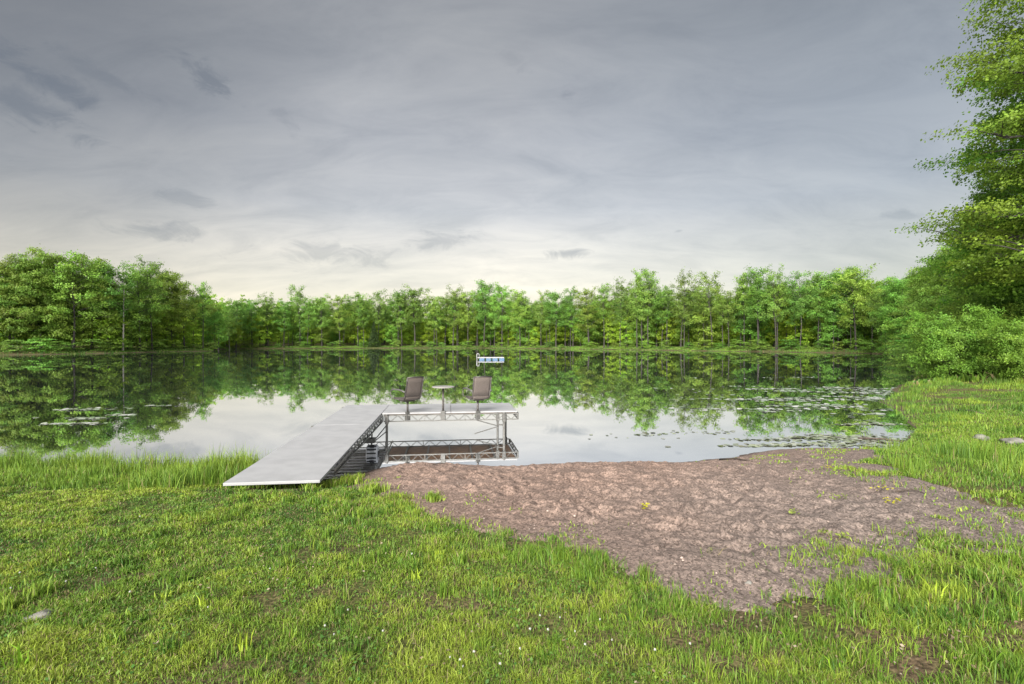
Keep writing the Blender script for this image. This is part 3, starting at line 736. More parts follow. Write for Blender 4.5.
def make_tree(seed, Ht, cb, R, nprim, leaf, per, spray, shape='oval', trunk_r=.22, flat=.22, rise=.5, nsec=4, sparse_top=0, lean=(0, 0), gap=.0):
    """Return trunk mesh, crown mesh.  Limbs carry flattened sprays of leaves with air between them."""
    rs = np.random.default_rng(seed); g = Geo()
    k = 9; tt = np.linspace(0, 1, k)
    wob = np.cumsum(rs.normal(0, .012 * Ht, (k, 2)), 0) * tt[:, None]; wob[0] = 0
    tp = np.stack([wob[:, 0] + lean[0] * tt ** 2, wob[:, 1] + lean[1] * tt ** 2, tt * Ht * .96], -1)
    V, f = tube_np(tp, trunk_r, trunk_r * .12, 8)
    V[:8] = (V[:8] - tp[0]) * [1.5, 1.5, 1] + tp[0] - [0, 0, .4]
    g.add(V, f)
    trunk_at = lambda t: np.array([np.interp(t, tt, tp[:, c]) for c in range(3)])
    SC = []; SD = []; SR = []; SH = []
    az = rs.uniform(0, 6.28)
    for i in range(nprim):
        u = (i + rs.uniform(0, 1)) / nprim
        t = cb + (1 - cb) * u ** .9 * .97
        if shape == 'oval': prof = math.sin(math.pi * min(1, (.22 + .70 * u))) ** .7
        elif shape == 'round': prof = math.sqrt(max(.05, 1 - (1.75 * u - .75) ** 2)) if u > .05 else .6
        elif shape == 'broad': prof = (1 - .55 * u ** 1.5) * (.75 + .25 * min(1, u * 5))
        else: prof = 1 - .8 * u
        az += 2.4 + rs.normal(0, .35)
        Lb = R * prof * rs.uniform(.65, 1.18)
        if rs.random() < gap: Lb *= .35
        p0 = trunk_at(t); ri = rise * (.55 + .8 * u) * rs.uniform(.7, 1.3)
        d = np.array([math.cos(az), math.sin(az), 0])
        pts = [p0]; m = 6
        for q in range(1, m + 1):
            s = q / m
            pts.append(p0 + d * Lb * s + np.array([0, 0, Lb * (ri * s - .28 * s * s * (1 - .5 * u))]) + rs.normal(0, .045 * Lb, 3) * s)
        pts = np.array(pts); br = max(.012, trunk_r * .36 * (1 - .7 * u) * (Lb / R) ** .6)
        V, f = tube_np(pts, br, br * .2, 5); g.add(V, f)
        pat = lambda s: np.array([np.interp(s, np.linspace(0, 1, m + 1), pts[:, c]) for c in range(3)])
        SC.append(pts[-1]); SD.append(d); SR.append(spray * rs.uniform(.8, 1.2)); SH.append(u)
        for j in range(nsec):
            s = .3 + .65 * (j + rs.uniform(0, 1)) / nsec
            b0 = pat(s); sd = rs.choice([-1, 1]) * rs.uniform(.5, 1.2)
            d2 = np.array([d[0] * math.cos(sd) - d[1] * math.sin(sd), d[0] * math.sin(sd) + d[1] * math.cos(sd), rs.uniform(-.1, .55)])
            L2 = Lb * rs.uniform(.22, .42) * (1.15 - .5 * s) + .25
            b1 = b0 + d2 * L2
            V, f = tube_np([b0, (b0 + b1) / 2 + [0, 0, .05 * L2], b1], br * .4, br * .12, 4); g.add(V, f)
            SC.append(b1); SD.append(d2); SR.append(spray * rs.uniform(.65, 1.15)); SH.append(u)
            if rs.random() < .6:
                SC.append(b0 + d2 * L2 * .45 + [0, 0, .1]); SD.append(d2); SR.append(spray * rs.uniform(.5, .9)); SH.append(u)
    # leaf sprays
    CV = []; NV = []; TV = []
    for c, d, r, u in zip(SC, SD, SR, SH):
        nn = int(per * (r / spray) ** 1.6 * (1 - sparse_top * u ** 2))
        a = rs.uniform(0, 6.28, nn); q = np.sqrt(rs.random(nn)); lump = 1 + .3 * np.sin(a * 3 + rs.uniform(0, 6)) 
        dl = math.hypot(d[0], d[1]) + 1e-6; ex = np.array([d[0] / dl, d[1] / dl, 0]); ey = np.array([-ex[1], ex[0], 0])
        tilt = rs.normal(0, .18)
        lx = q * np.cos(a) * r * 1.25 * lump; ly = q * np.sin(a) * r * .95 * lump
        z = rs.normal(0, flat * r * .5, nn) - .16 * (q ** 2) * r + lx * (d[2] * .35 - .1) + ly * tilt
        P = c + ex * lx[:, None] + ey * ly[:, None]; P[:, 2] += z
        Nn = np.stack([rs.normal(0, .6, nn) + .75 * ex[0], rs.normal(0, .6, nn) + .75 * ex[1], .75 + rs.normal(0, .3, nn)], -1)
        CV.append(P); NV.append(Nn)
        tone = rs.uniform(.72, 1.22); yel = rs.uniform(.86, 1.1)
        tv = np.stack([np.full(nn, tone * yel), np.full(nn, tone), np.full(nn, tone * .9)], -1) * rs.uniform(.75, 1.25, (nn, 1)); TV.append(tv)
    CV = np.concatenate(CV); NV = np.concatenate(NV); TV = np.concatenate(TV)
    V, f = leaf_quads(CV, NV, leaf, rs)
    return g.mesh('trunk'), np_mesh('crown', V, [f], tint=np.repeat(TV, 4, 0))

def make_spruce(seed, Ht, R):
    rs = np.random.default_rng(seed); g = Geo(); V, f = tube_np([(0, 0, -.4), (0, 0, Ht * .5), (0, 0, Ht)], .2, .02, 7); g.add(V, f)
    C = []; 
    for k in range(34):
        u = k / 34; z = Ht * (.06 + .93 * u); r = R * (1 - u) ** .85 + .12
        for j in range(9 if u < .7 else 6):
            a = rs.uniform(0, 6.28); Lb = r * rs.uniform(.75, 1.1); n = int(26 * (Lb / R) + 8)
            s = rs.random(n); w = rs.normal(0, .12 * Lb + .05, n)
            C.append(np.stack([np.cos(a) * s * Lb - np.sin(a) * w, np.sin(a) * s * Lb + np.cos(a) * w, z - s * Lb * .35 + rs.normal(0, .07, n)], -1))
    C = np.concatenate(C); Nn = np.stack([rs.normal(0, .6, len(C)), rs.normal(0, .6, len(C)), np.ones(len(C))], -1)
    V, f = leaf_quads(C, Nn, .34, rs); T = rs.uniform(.7, 1.3, (len(C), 1)) * np.ones((1, 3))
    return g.mesh('trunk'), np_mesh('crown', V, [f], tint=np.repeat(T, 4, 0))

def put_tree(name, meshes, mats, loc, rz, sc, label, group=None, cat='tree'):
    root = empty(name, loc, rz); root.scale = sc
    tag(root, label, cat, group)
    for nm, me, mt in zip(('trunk', 'crown'), meshes, mats):
        o = bpy.data.objects.new(nm, me)
        if not me.materials: me.materials.append(mt)
        COL.objects.link(o); o.parent = root
    return root
def copy_tree(root, loc, rz, sc, label, group):
    r = root.copy(); COL.objects.link(r); r.location = loc; r.rotation_euler = (0, 0, rz); r.scale = sc
    r['label'] = label; r['group'] = group
    for c in root.children:
        q = c.copy(); COL.objects.link(q); q.parent = r
    return r

class Kind:
    """one shape of tree, first use places the original, later uses copy it with its parts"""
    def __init__(s, name, args, leafmat, barkmat='bark', Ht=20., spruce=False, cat='tree'):
        s.name = name; s.meshes = make_spruce(*args) if spruce else make_tree(**args)
        s.mats = (M[barkmat], M[leafmat]); s.H = Ht; s.first = None; s.cat = cat
    def place(s, x, y, H, label, group=None, wide=1.0, rz=None):
        sc = H / s.H; loc = (x, y, gz(x, y) - .05); rz = random.uniform(0, 6.28) if rz is None else rz
        S3 = (sc * wide, sc * wide, sc)
        if s.first is None: s.first = put_tree(s.name, s.meshes, s.mats, loc, rz, S3, label, group, s.cat); return s.first
        return copy_tree(s.first, loc, rz, S3, label, group)

tallA = [Kind('tall_tree', dict(seed=100 + i, Ht=20, cb=[.42, .5, .36, .46][i], R=[3.9, 3.4, 4.3, 3.7][i], nprim=30, leaf=.33, per=34, spray=.8, shape='oval', trunk_r=.2, sparse_top=.5, rise=1.1, gap=.2, flat=.8), ['ash', 'maple', 'ash', 'ash'][i]) for i in range(4)]
fullA = [Kind('leafy_tree', dict(seed=120 + i, Ht=20, cb=[.34, .4, .3][i], R=[4.8, 4.4, 5.2][i], nprim=38, leaf=.35, per=44, spray=.95, shape='round', trunk_r=.22, sparse_top=.5, rise=.95, gap=.15, flat=.75), ['maple', 'ash', 'maple'][i]) for i in range(3)]
broad = [Kind('broad_tree', dict(seed=140 + i, Ht=20, cb=[.10, .13, .16][i], R=[6.4, 5.8, 6.0][i], nprim=56, leaf=.30, per=84, spray=1.15, shape='broad', trunk_r=.28, sparse_top=.35, rise=.7, flat=.5, nsec=5), 'maple') for i in range(3)]
under = [Kind('young_tree', dict(seed=160 + i, Ht=10, cb=[.1, .16, .12][i], R=[2.9, 2.5, 3.2][i], nprim=24, leaf=.38, per=38, spray=.9, shape='round', trunk_r=.1, rise=.7, nsec=3, flat=.55), ['young', 'young', 'maple'][i], Ht=10.) for i in range(3)]
spruce = Kind('spruce_tree', (180, 10., 2.4), 'needle', Ht=10., spruce=True)

shore_x = np.array([p[0] for p in far_px if p != (211, 349.6)]); shore_y = np.array([p[1] for p in far_px if p != (211, 349.6)])
def shore_d(px): return 1280.0 / (np.interp(px, shore_x, shore_y) - HOR)
# dead snag and dark spruce are landmarks for the labels
landmarks = [(123, 'the dead snag'), (214, 'the grassy spit'), (374, 'the spruce'), (490, 'the swim raft'), (655, 'the twin crowns'), (893, 'the cove')]
ORD = ['first', 'second', 'third', 'fourth', 'fifth', 'sixth', 'seventh', 'eighth', 'ninth', 'tenth', 'eleventh', 'twelfth', 'thirteenth']
front = [(-8, 262, 'b'), (10, 256, 'b'), (33, 254, 'b'), (54, 248, 'b'), (74, 252, 'f'), (92, 254, 'b'), (108, 263, 'f'), (140, 266, 'f'), (152, 262, 'a'), (166, 268, 'b'), (184, 281, 'f'), (203, 284, 'a'),
         (236, 300, 'f'), (252, 300, 'f'), (268, 296, 'a'), (284, 300, 'f'), (300, 288, 'a'), (322, 296, 'f'), (340, 296, 'f'), (358, 293, 'f'), (378, 292, 'a'), (398, 291, 'a'), (415, 287, 'f'), (434, 296, 'f'), (453, 289, 'a'), (468, 291, 'f'),
         (484, 281, 'f'), (502, 285, 'f'), (520, 290, 'f'), (541, 293, 'a'), (556, 291, 'f'), (573, 290, 'a'), (589, 289, 'f'), (604, 285, 'a'), (620, 283, 'a'), (637, 273, 'a'), (648, 272, 'a'), (667, 287, 'a'), (684, 275, 'a'), (712, 275, 'a'),
         (729, 291, 'a'), (744, 275, 'a'), (758, 268, 'f'), (776, 270, 'a'), (800, 276, 'a'), (818, 272, 'f'), (838, 266, 'b'), (856, 268, 'f'), (872, 280, 'f'), (886, 288, 'f')]
def front_label(px, kind):
    L = [l for l in landmarks if l[0] <= px] or None
    what = {'a': 'slender airy', 'f': 'full leafy', 'b': 'broad layered'}[kind]
    best = min(landmarks, key=lambda l: abs(l[0] - px))
    if px >= best[0]:
        n = sum(1 for f in front if best[0] <= f[0] <= px); side = 'right'
    else:
        n = sum(1 for f in front if px <= f[0] < best[0]); side = 'left'
    return f'{what} tree, {ORD[n - 1]} on the shore to the {side} of {best[1]}'
cnt = {'a': 0, 'f': 0, 'b': 0}; pools = {'a': tallA, 'f': fullA, 'b': broad}
for px, top, kd in front:
    d = shore_d(px) + random.uniform(2.5, 5.5) + (3.0 if kd == 'b' else 0)
    x = (px - 512) / F * d; H = (CAM_H + (HOR - top) / F * d) - gz(x, d)
    K = pools[kd][cnt[kd] % len(pools[kd])]; cnt[kd] += 1
    wide = {'a': .95, 'f': 1.0, 'b': .95}[kd] * random.uniform(.85, 1.1)
    K.place(x, d, H * {'a': .98, 'f': .96, 'b': .93}[kd], front_label(px, kd), 'shoreline trees', wide)
# second row, a little lower, filling between
def row(xs_, off, hscale, pool, label, group, jit=4, tops=None):
    for px in xs_:
        px = px + random.uniform(-jit, jit)
        d = shore_d(px) + random.uniform(*off); x = (px - 512) / F * d
        top = np.interp(px, [f[0] for f in front], [f[1] for f in front])
        H = hscale * random.uniform(.86, 1.04) * ((CAM_H + (HOR - top) / F * shore_d(px)))
        random.choice(pool).place(x, d, H, label, group, random.uniform(.8, 1.1))
row(np.arange(-5, 900, 15), (9, 17), .86, fullA + tallA[:2], 'mid green tree of the second row, partly hidden by the shoreline trees', 'second row trees')
row(np.arange(228, 900, 19), (3, 8), .80, tallA, 'slim trunked tree with a thin crown among the shoreline trees', 'slim trees along the far shore')
row(np.arange(230, 900, 26), (20, 30), .84, fullA, 'tree deep in the woods, seen only between nearer crowns', 'trees deep in the woods')
def row_abs(xs_, off, hr, pool, label, group):
    for px in xs_:
        px = px + random.uniform(-4, 4); d = shore_d(px) + random.uniform(*off); x = (px - 512) / F * d
        random.choice(pool).place(x, d, random.uniform(*hr), label, group, random.uniform(.9, 1.25))
row_abs(np.arange(226, 900, 11), (5, 20), (7.5, 13), under, 'young yellow green tree growing between the taller trunks', 'young trees under the canopy')
row_abs(np.arange(-5, 226, 22), (3, 10), (6, 11), under[2:] + under[:1], 'low leafy tree on the bank beneath the broad crowns', 'young trees under the canopy')
# landmarks
d = shore_d(374) + 3; spruce.place((374 - 512) / F * d, d, 10.5, 'small dark cone shaped spruce among pale green trees on far shore', None, 1.05)
d = shore_d(292) + 5; x = (292 - 512) / F * d
d = shore_d(123) + 2.0; x = (123 - 512) / F * d
sn = empty('dead_snag', (x, d, gz(x, d))); tag(sn, 'pale bare dead snag standing among the leafy trees', 'tree')
g = Geo(); V, f = tube_np([(0, 0, -.3), (.1, 0, 5), (.05, .1, 10), (.25, 0, 14.5), (.2, 0, 17)], .2, .04, 7); g.add(V, f)
link_mesh('trunk', g.mesh('trunk'), M['barkpale'], sn)
for k in range(9):
    z = 6 + k * 1.15; a = k * 2.4; Lb = random.uniform(.7, 1.8); g = Geo()
    V, f = tube_np([(.1, 0, z), (.1 + math.cos(a) * Lb * .5, math.sin(a) * Lb * .5, z + .25), (.1 + math.cos(a) * Lb, math.sin(a) * Lb, z + .7)], .05, .015, 5); g.add(V, f)
    link_mesh('branch', g.mesh('branch'), M['barkpale'], sn)

# the woods behind as one leafy mass
C = []; T = []
rs = np.random.default_rng(55)
for _ in range(760):
    px = rs.uniform(-20, 905); d = shore_d(px) + rs.uniform(26, 75); x = (px - 512) / F * d
    zb = gz(x, d); Hh = rs.uniform(11, 18); Rr = rs.uniform(2.5, 4.5); n = 560
    a = rs.uniform(0, 6.28, n); v = rs.random(n); r = Rr * np.sqrt(rs.random(n)) * np.sin(np.pi * (.12 + .8 * v))
    lay = np.round(v * 9) / 9 + rs.normal(0, .02, n)
    C.append(np.stack([x + r * np.cos(a), d + r * np.sin(a), zb + .1 + lay * Hh], -1))
    tn = rs.uniform(.7, 1.3); T.append(np.ones((n, 3)) * [tn * rs.uniform(.82, 1.08), tn, tn] * rs.uniform(.8, 1.2, (n, 1)))
C = np.concatenate(C); T = np.concatenate(T); Nn = np.stack([rs.normal(0, .6, len(C)), rs.normal(0, .6, len(C)) - .2, np.ones(len(C))], -1)
V, f = leaf_quads(C, Nn, .8, rs)
fo = link_mesh('forest', np_mesh('forest', V, [f], tint=np.repeat(T, 4, 0)), M['young']); tag(fo, 'sunny green woods filling the view behind the rows of trees', kind='stuff', cat='forest')

# low bushes along the far bank
bushK = [Kind('bank_bush', dict(seed=190 + i, Ht=3, cb=.05, R=1.9, nprim=18, leaf=.26, per=24, spray=.6, shape='round', trunk_r=.05, rise=.5, nsec=2), ['maple', 'ash'][i], Ht=3., cat='bush') for i in range(2)]
for (px, d, h_) in [(906, 47, 2.2), (913, 52, 2.4), (905, 60, 2.2), (918, 42, 2.0), (903, 68, 2.4), (900, 80, 2.6), (897, 92, 2.8), (894, 106, 2.8)]:
    x = (px - 512) / F * d + .6; random.choice(bushK).place(x, d, h_, 'leafy bush hanging over the water line in the cove', 'bushes along the cove', 1.3)
for px in np.arange(4, 900, 17):
    px = px + random.uniform(-6, 6)
    if 214 < px < 232: continue
    d = shore_d(px) + random.uniform(1.2, 4); x = (px - 512) / F * d
    random.choice(bushK).place(x, d, random.uniform(1.3, 2.8), 'low rounded bush at the foot of the trees on the far bank', 'bushes along the far bank', random.uniform(1.0, 1.8))

# right bank trees
bigA = Kind('overhanging_maple', dict(seed=201, Ht=21, cb=.16, R=5.7, nprim=74, leaf=.15, per=180, spray=.85, shape='broad', trunk_r=.34, flat=.34, rise=.85, nsec=7, sparse_top=.66, gap=.16), 'bigmaple', Ht=21.)
bigB = Kind('maple_tree', dict(seed=202, Ht=17, cb=.12, R=5.2, nprim=54, leaf=.17, per=170, spray=.9, shape='broad', trunk_r=.26, flat=.3, rise=.6, nsec=6, sparse_top=.35, gap=.15), 'bigmaple', Ht=17.)
def at(px, d): return ((px - 512) / F * d, d)
x, y = at(1090, 25); bigA.place(x, y, 21.5, 'tallest maple leaning out from the bank, its top dark against the sky', None, 1.0, rz=.4)
x, y = at(1066, 31); bigB.place(x, y, 20, 'maple close behind the tallest maple at the edge of the view', None, 1.0, rz=2.1)
x, y = at(1016, 38); bigB.place(x, y, 14.5, 'layered maple rising straight behind the alder bushes', None, 1.0)
x, y = at(985, 50); bigB.place(x, y, 14, 'maple just inland of the bushes, its sprays reaching toward the cove', None, .95)
x, y = at(1035, 44); bigB.place(x, y, 17, 'taller maple standing behind the layered maple', None, 1.0)
rb = [(945, 62, 12.5, 'maple at the bend of the bank where trees step down to the cove'), (960, 75, 15.5, 'maple half hidden behind the bend of the bank'), (925, 84, 13.5, 'maple overhanging the cove between bushes and far shore'), (905, 100, 14, 'maple closing the corner of the cove'), (938, 98, 16, 'maple rising above the corner of the cove'), (890, 118, 15, 'maple where the cove meets the far shore'), (912, 122, 17, 'maple above the meeting of cove and far shore'), (990, 62, 17, 'maple inland between the two bends of the bank')]
for i, (px, d, H, lab) in enumerate(rb):
    x, y = at(px, d); broad[i % 3].place(x, y, H, lab, None, .9)
for (px, d, H) in [(1015, 38, 6), (982, 42, 6.0), (930, 64, 6), (915, 80, 6), (900, 98, 6.5), (1010, 33, 4.6), (1040, 31, 5.5), (950, 54, 5.5)]:
    x, y = at(px, d); under[2].place(x, y, H, 'small leafy understorey tree along the bank of the cove', 'small trees along the cove', 1.25)
alder = Kind('alder_bush', dict(seed=210, Ht=3.2, cb=.04, R=2.3, nprim=52, leaf=.11, per=90, spray=.40, shape='round', trunk_r=.06, flat=.75, rise=1.0, nsec=6), 'alder', Ht=3.2, cat='bush')
for (px, d, H, w, lab) in [(950, 27.5, 2.45, .92, 'feathery alder bush leaning over the water at the grassy point'), (992, 27, 2.3, .95, 'rounded alder bush beside the feathery one, under the maples'), (1030, 24, 2.0, 1.0, 'alder bush at the edge of the view behind the marsh grass'), (975, 31, 3.0, .95, 'taller alder bush standing behind the two at the point')]:
    x, y = at(px, d); alder.place(x, y, H, lab, 'alder bushes on the point', w)

# ------------------------------------------------------------------ small things on the ground
def rock(name, px, py, size, label, mat='rock', cat='stone', sink=.3):
    x, y, z = hit(px, py); rs = np.random.default_rng(int(px * 7 + py))
    u = np.linspace(0, 2 * math.pi, 20, endpoint=False); v = np.linspace(0, math.pi, 11)
    Vv = []
    for a in v:
        for b in u:
            p = np.array([math.sin(a) * math.cos(b), math.sin(a) * math.sin(b), math.cos(a)])
            w = 1 + .16 * math.sin(3 * p[0] + px) + .13 * math.sin(4 * p[1] + py) + .09 * math.sin(7 * p[2] + 2 * p[0]) + rs.normal(0, .015)
            Vv.append(p * w * size)
    o = link_mesh(name, np_mesh(name, np.array(Vv), [grid_faces(11, 20, True)], smooth=True), M[mat]); o.location = (x, y, z + size[2] * (1 - sink) - size[2] * .4); o.rotation_euler = (0, 0, px)
    return tag(o, label, cat)
rock('flat_stone', 38, 619, np.array([.085, .07, .03]), 'flat pale stone sunk in the lawn grass', 'rock')
rock('bank_stone', 1012, 443, np.array([.26, .2, .08]), 'pale flat stone lying on the muddy bank by marsh grass', 'rock')
rock('bank_stone', 982, 440, np.array([.2, .16, .09]), 'smaller stone in the marsh grass by the pale flat stone', 'rockd')
rock('gravel_stone', 748, 586, np.array([.03, .025, .016]), 'pale pebble larger than the gravel around it near the lawn edge', 'rock')
def stick(px0, py0, px1, py1, r, label, name='stick', up=.03):
    a = Vector(hit(px0, py0)); b = Vector(hit(px1, py1)); a.z += up; b.z += up
    mpt = (a + b) / 2 + Vector((.03, .02, .03)); o = MB(); o.tube([a, a.lerp(mpt, .6), mpt, b], [r, r * .9, r * .8, r * .35], 7)
    q = o.build(name, M['stick'], smooth=True); return tag(q, label, 'stick')
stick(858, 439, 907, 443, .03, 'dark stick lying across the algae in the shallow cove', up=.02)
stick(720, 461, 752, 463, .022, 'dark driftwood stick at the point of the beach by the water', 'driftwood', .03)
stick(896, 493, 925, 495, .012, 'thin dark twig lying on the gravel by the yellow seedlings', 'twig', .02)
stick(430, 466, 448, 466, .012, 'thin driftwood twig at the waterline under the table', 'twig', .02)
stick(958, 411, 985, 415, .03, 'grey stick half sunk in the muddy marsh edge', up=.03)

# iris-like clumps with broad upright blades
def clump(px, py, nb, H, W, label, tone, name='grass_clump', group='broad bladed clumps in the lawn'):
    x, y, z = hit(px, py); a = RNG.uniform(0, 6.28, nb); r = RNG.uniform(0, .05, nb) * (1 + H)
    P = np.stack([r * np.cos(a), r * np.sin(a), np.zeros(nb)], -1)
    c = np.array(tone) * RNG.uniform(.75, 1.2, (nb, 1))
    o = link_mesh(name, blades(name, P, H * RNG.uniform(.45, 1.05, nb), np.full(nb, W), c, .38), M['grass']); o.location = (x, y, z)
    return tag(o, label, 'grass clump', group)
YG = (.27, .36, .03); MG = (.10, .22, .015)
clump(240, 652, 14, .13, .010, 'yellow green clump, largest of the broad bladed clumps in the lawn', YG)
clump(205, 610, 10, .11, .009, 'slim upright yellow clump between the flat stone and the largest clump', YG)
clump(18, 672, 12, .16, .011, 'arching green clump below the flat stone', (.16, .30, .02))
clump(415, 582, 12, .10, .010, 'yellow clump beside the bare patch of soil in mid lawn', YG)
clump(440, 560, 16, .11, .012, 'wide yellow clump near the edge of the sand', YG)
clump(163, 600, 9, .09, .008, 'small yellow clump just beyond the slim upright clump', YG)
clump(835, 675, 10, .11, .009, 'upright green clump at the foot of the dark green tufts', (.17, .30, .02))
clump(930, 600, 20, .17, .010, 'bright yellow upright clump among tufts by the gravel', YG)
clump(985, 665, 14, .15, .007, 'thin arching clump closest to the lower corner', (.13, .25, .02))
clump(125, 620, 8, .08, .008, 'low pale clump between the flat stone and the slim clump', (.2, .32, .03))
# yellow seedlings on the beach
def seedling(px, py, R_, label, tone):
    x, y, z = hit(px, py); n = 26; rs = np.random.default_rng(px)
    a = rs.uniform(0, 6.28, n); r = R_ * .7 * np.sqrt(rs.random(n)); C_ = np.stack([r * np.cos(a) * 1.3, r * np.sin(a), .02 + .045 * rs.random(n)], -1)
    V, f = leaf_quads(C_, np.stack([rs.normal(0, .5, n), rs.normal(0, .5, n), np.ones(n)], -1), .03, rs)
    o = link_mesh('seedling', np_mesh('seedling', V, [f], tint=np.repeat(np.array(tone) * rs.uniform(.8, 1.2, (n, 1)), 4, 0)), M['grass']); o.location = (x, y, z + .01)
    return tag(o, label, 'seedling', 'seedlings on the beach')
SY = (.30, .28, .02); SG = (.17, .21, .04)
seedling(645, 511, .06, 'lone bright yellow seedling in the middle of the sand', SY)
seedling(881, 492, .14, 'largest yellow seedling on the gravel by the twig', SY)
seedling(890, 505, .11, 'yellow seedling just below the largest one', SY)
seedling(837, 501, .10, 'dull yellow seedling on the sand beside the largest one', SG)
seedling(826, 470, .10, 'yellow green seedling close to the cove end of the beach', SY)
seedling(827, 537, .07, 'pale green seedling halfway down the gravel', SG)
seedling(794, 517, .05, 'small green seedling between the lone yellow one and the gravel edge', SG)
seedling(842, 541, .06, 'green seedling low on the gravel toward the lawn tufts', SG)
# pebbles
n = 5200; x = RNG.uniform(-1.5, 6.5, n); y = RNG.uniform(3.1, 10.4, n); b = beach_in(x, y)
w = np.clip(1.15 - np.abs(b - .35) * .9, .12, 1) ** 1.5
k = (b > -.25) & (RNG.random(n) < w) & (np.abs(x) < y * 1.05); x, y = x[k], y[k]; n = len(x)
ico = np.array([(0, 0, 1), (.9, 0, .1), (.3, .85, 0), (-.7, .5, .05), (-.75, -.5, -.05), (.3, -.85, .05), (0, 0, -.6)])
icf = np.array([(0, 1, 2), (0, 2, 3), (0, 3, 4), (0, 4, 5), (0, 5, 1), (6, 2, 1), (6, 3, 2), (6, 4, 3), (6, 5, 4), (6, 1, 5)])
r = np.clip(RNG.lognormal(-4.95, .45, n), .004, .022)
a = RNG.uniform(0, 6.28, n); ca, sa = np.cos(a), np.sin(a)
Vp = ico[None] * r[:, None, None] * np.array([1, 1, .6]) * (1 + RNG.normal(0, .15, (n, 7, 3)))
Vr = np.stack([Vp[..., 0] * ca[:, None] - Vp[..., 1] * sa[:, None], Vp[..., 0] * sa[:, None] + Vp[..., 1] * ca[:, None], Vp[..., 2]], -1)
Vr += np.stack([x, y, terrain(x, y) + .016], -1)[:, None]
tn = RNG.choice([.5, .8, 1.1, 1.5, 2.2], n, p=[.25, .3, .25, .14, .06])[:, None] * np.array([[1, .98, .95]])
gv = link_mesh('gravel', np_mesh('gravel', Vr.reshape(-1, 3), [(icf[None] + np.arange(n)[:, None, None] * 7).reshape(-1, 3)], tint=np.repeat(tn, 7, 0)), M['pebble'])
tag(gv, 'loose gravel scattered where sand meets lawn', kind='stuff', cat='gravel')
# dry leaf litter in the thin lawn
n = 4200; x = RNG.uniform(-2.5, 4.2, n); y = RNG.uniform(2.3, 5.6, n); b = beach_in(x, y); e = fbm(x, y, .4, 2, 50)
k = (b < .2) & (RNG.random(n) < np.clip((e - .45) * 5, 0, 1) * (.25 + .75 * sstep(.2, 2, x))) & (np.abs(x) < y); x, y = x[k], y[k]; n = len(x)
V, f = leaf_quads(np.stack([x, y, terrain(x, y) + .02 + .02 * RNG.random(n)], -1), np.stack([RNG.normal(0, .35, n), RNG.normal(0, .35, n), np.ones(n)], -1), .022, RNG)
cl = np.array([(.17, .125, .08), (.23, .19, .14), (.10, .07, .045)])[RNG.integers(0, 3, n)]
lt = link_mesh('leaf_litter', np_mesh('leaf_litter', V, [f], tint=np.repeat(cl, 4, 0)), M['litter']); tag(lt, 'dry brown leaves and bits caught in the thin grass', kind='stuff', cat='leaf litter')
# low clover and plantain leaves matted into the lawn
n = 26000; x = RNG.uniform(-4.6, 4.2, n); y = RNG.uniform(2.2, 6.6, n); e = fbm(x, y, .5, 3, 60)
k = (np.abs(x) < y * 1.04) & (RNG.random(n) < np.clip((e - .50) * 6, 0, 1)) & (beach_in(x, y) < 0) & ~under_deck(x, y, .05); x, y = x[k], y[k]; n = len(x)
V, f = leaf_quads(np.stack([x, y, terrain(x, y) + .012 + .03 * RNG.random(n)], -1), np.stack([RNG.normal(0, .4, n), RNG.normal(0, .4, n), np.ones(n)], -1), .021, RNG)
cl = np.array([(.05, .125, .02), (.085, .165, .03), (.12, .19, .035)])[RNG.integers(0, 3, n)] * RNG.uniform(.8, 1.2, (n, 1))
o = link_mesh('clover_leaves', np_mesh('clover_leaves', V, [f], tint=np.repeat(cl, 4, 0)), M['grass']); tag(o, 'low clover and weed leaves matted into the lawn', kind='stuff', cat='ground cover')
# clover flowers
flo = None
spots = [(412, 561), (66, 590), (11, 597), (208, 617), (334, 645), (383, 641), (460, 672), (474, 664), (463, 679), (500, 676), (140, 522), (270, 577), (325, 636), (348, 620), (450, 668), (560, 628), (548, 640), (575, 642), (530, 640), (612, 650), (655, 660), (585, 655), (540, 625), (96, 575), (130, 600), (20, 580), (250, 590), (690, 655), (520, 660), (600, 630)]
for (px, py) in spots:
    x, y, z = hit(px, py); z += .055
    if flo is None:
        flo = empty('clover_flower', (x, y, z)); tag(flo, 'tiny white clover flower in the lawn', 'flower', 'white clover flowers in the lawn')
        m = MB(); m.tube([(0, 0, -.06), (.004, 0, -.03), (0, 0, 0)], .0012, 5); st = m.build('stem', M['grass'], flo)
        a_ = st.data.attributes.new('tint', 'FLOAT_COLOR', 'POINT'); a_.data.foreach_set('color', np.tile([.06, .15, .02, 1], len(st.data.vertices)).astype(np.float32))
        rs = np.random.default_rng(3); q = rs.normal(size=(40, 3)); q /= np.linalg.norm(q, axis=1)[:, None]; q[:, 2] = np.abs(q[:, 2]) - .2
        V, f = leaf_quads(q * .007, q, .008, rs); link_mesh('petals', np_mesh('petals', V, [f]), M['petal'], flo)
    else:
        r_ = flo.copy(); COL.objects.link(r_); r_.location = (x, y, z); r_.rotation_euler = (0, 0, random.uniform(0, 6)); sc = random.uniform(.45, 1.05); r_.scale = (sc, sc, 1)
        for c in flo.children:
            q = c.copy(); COL.objects.link(q); q.parent = r_

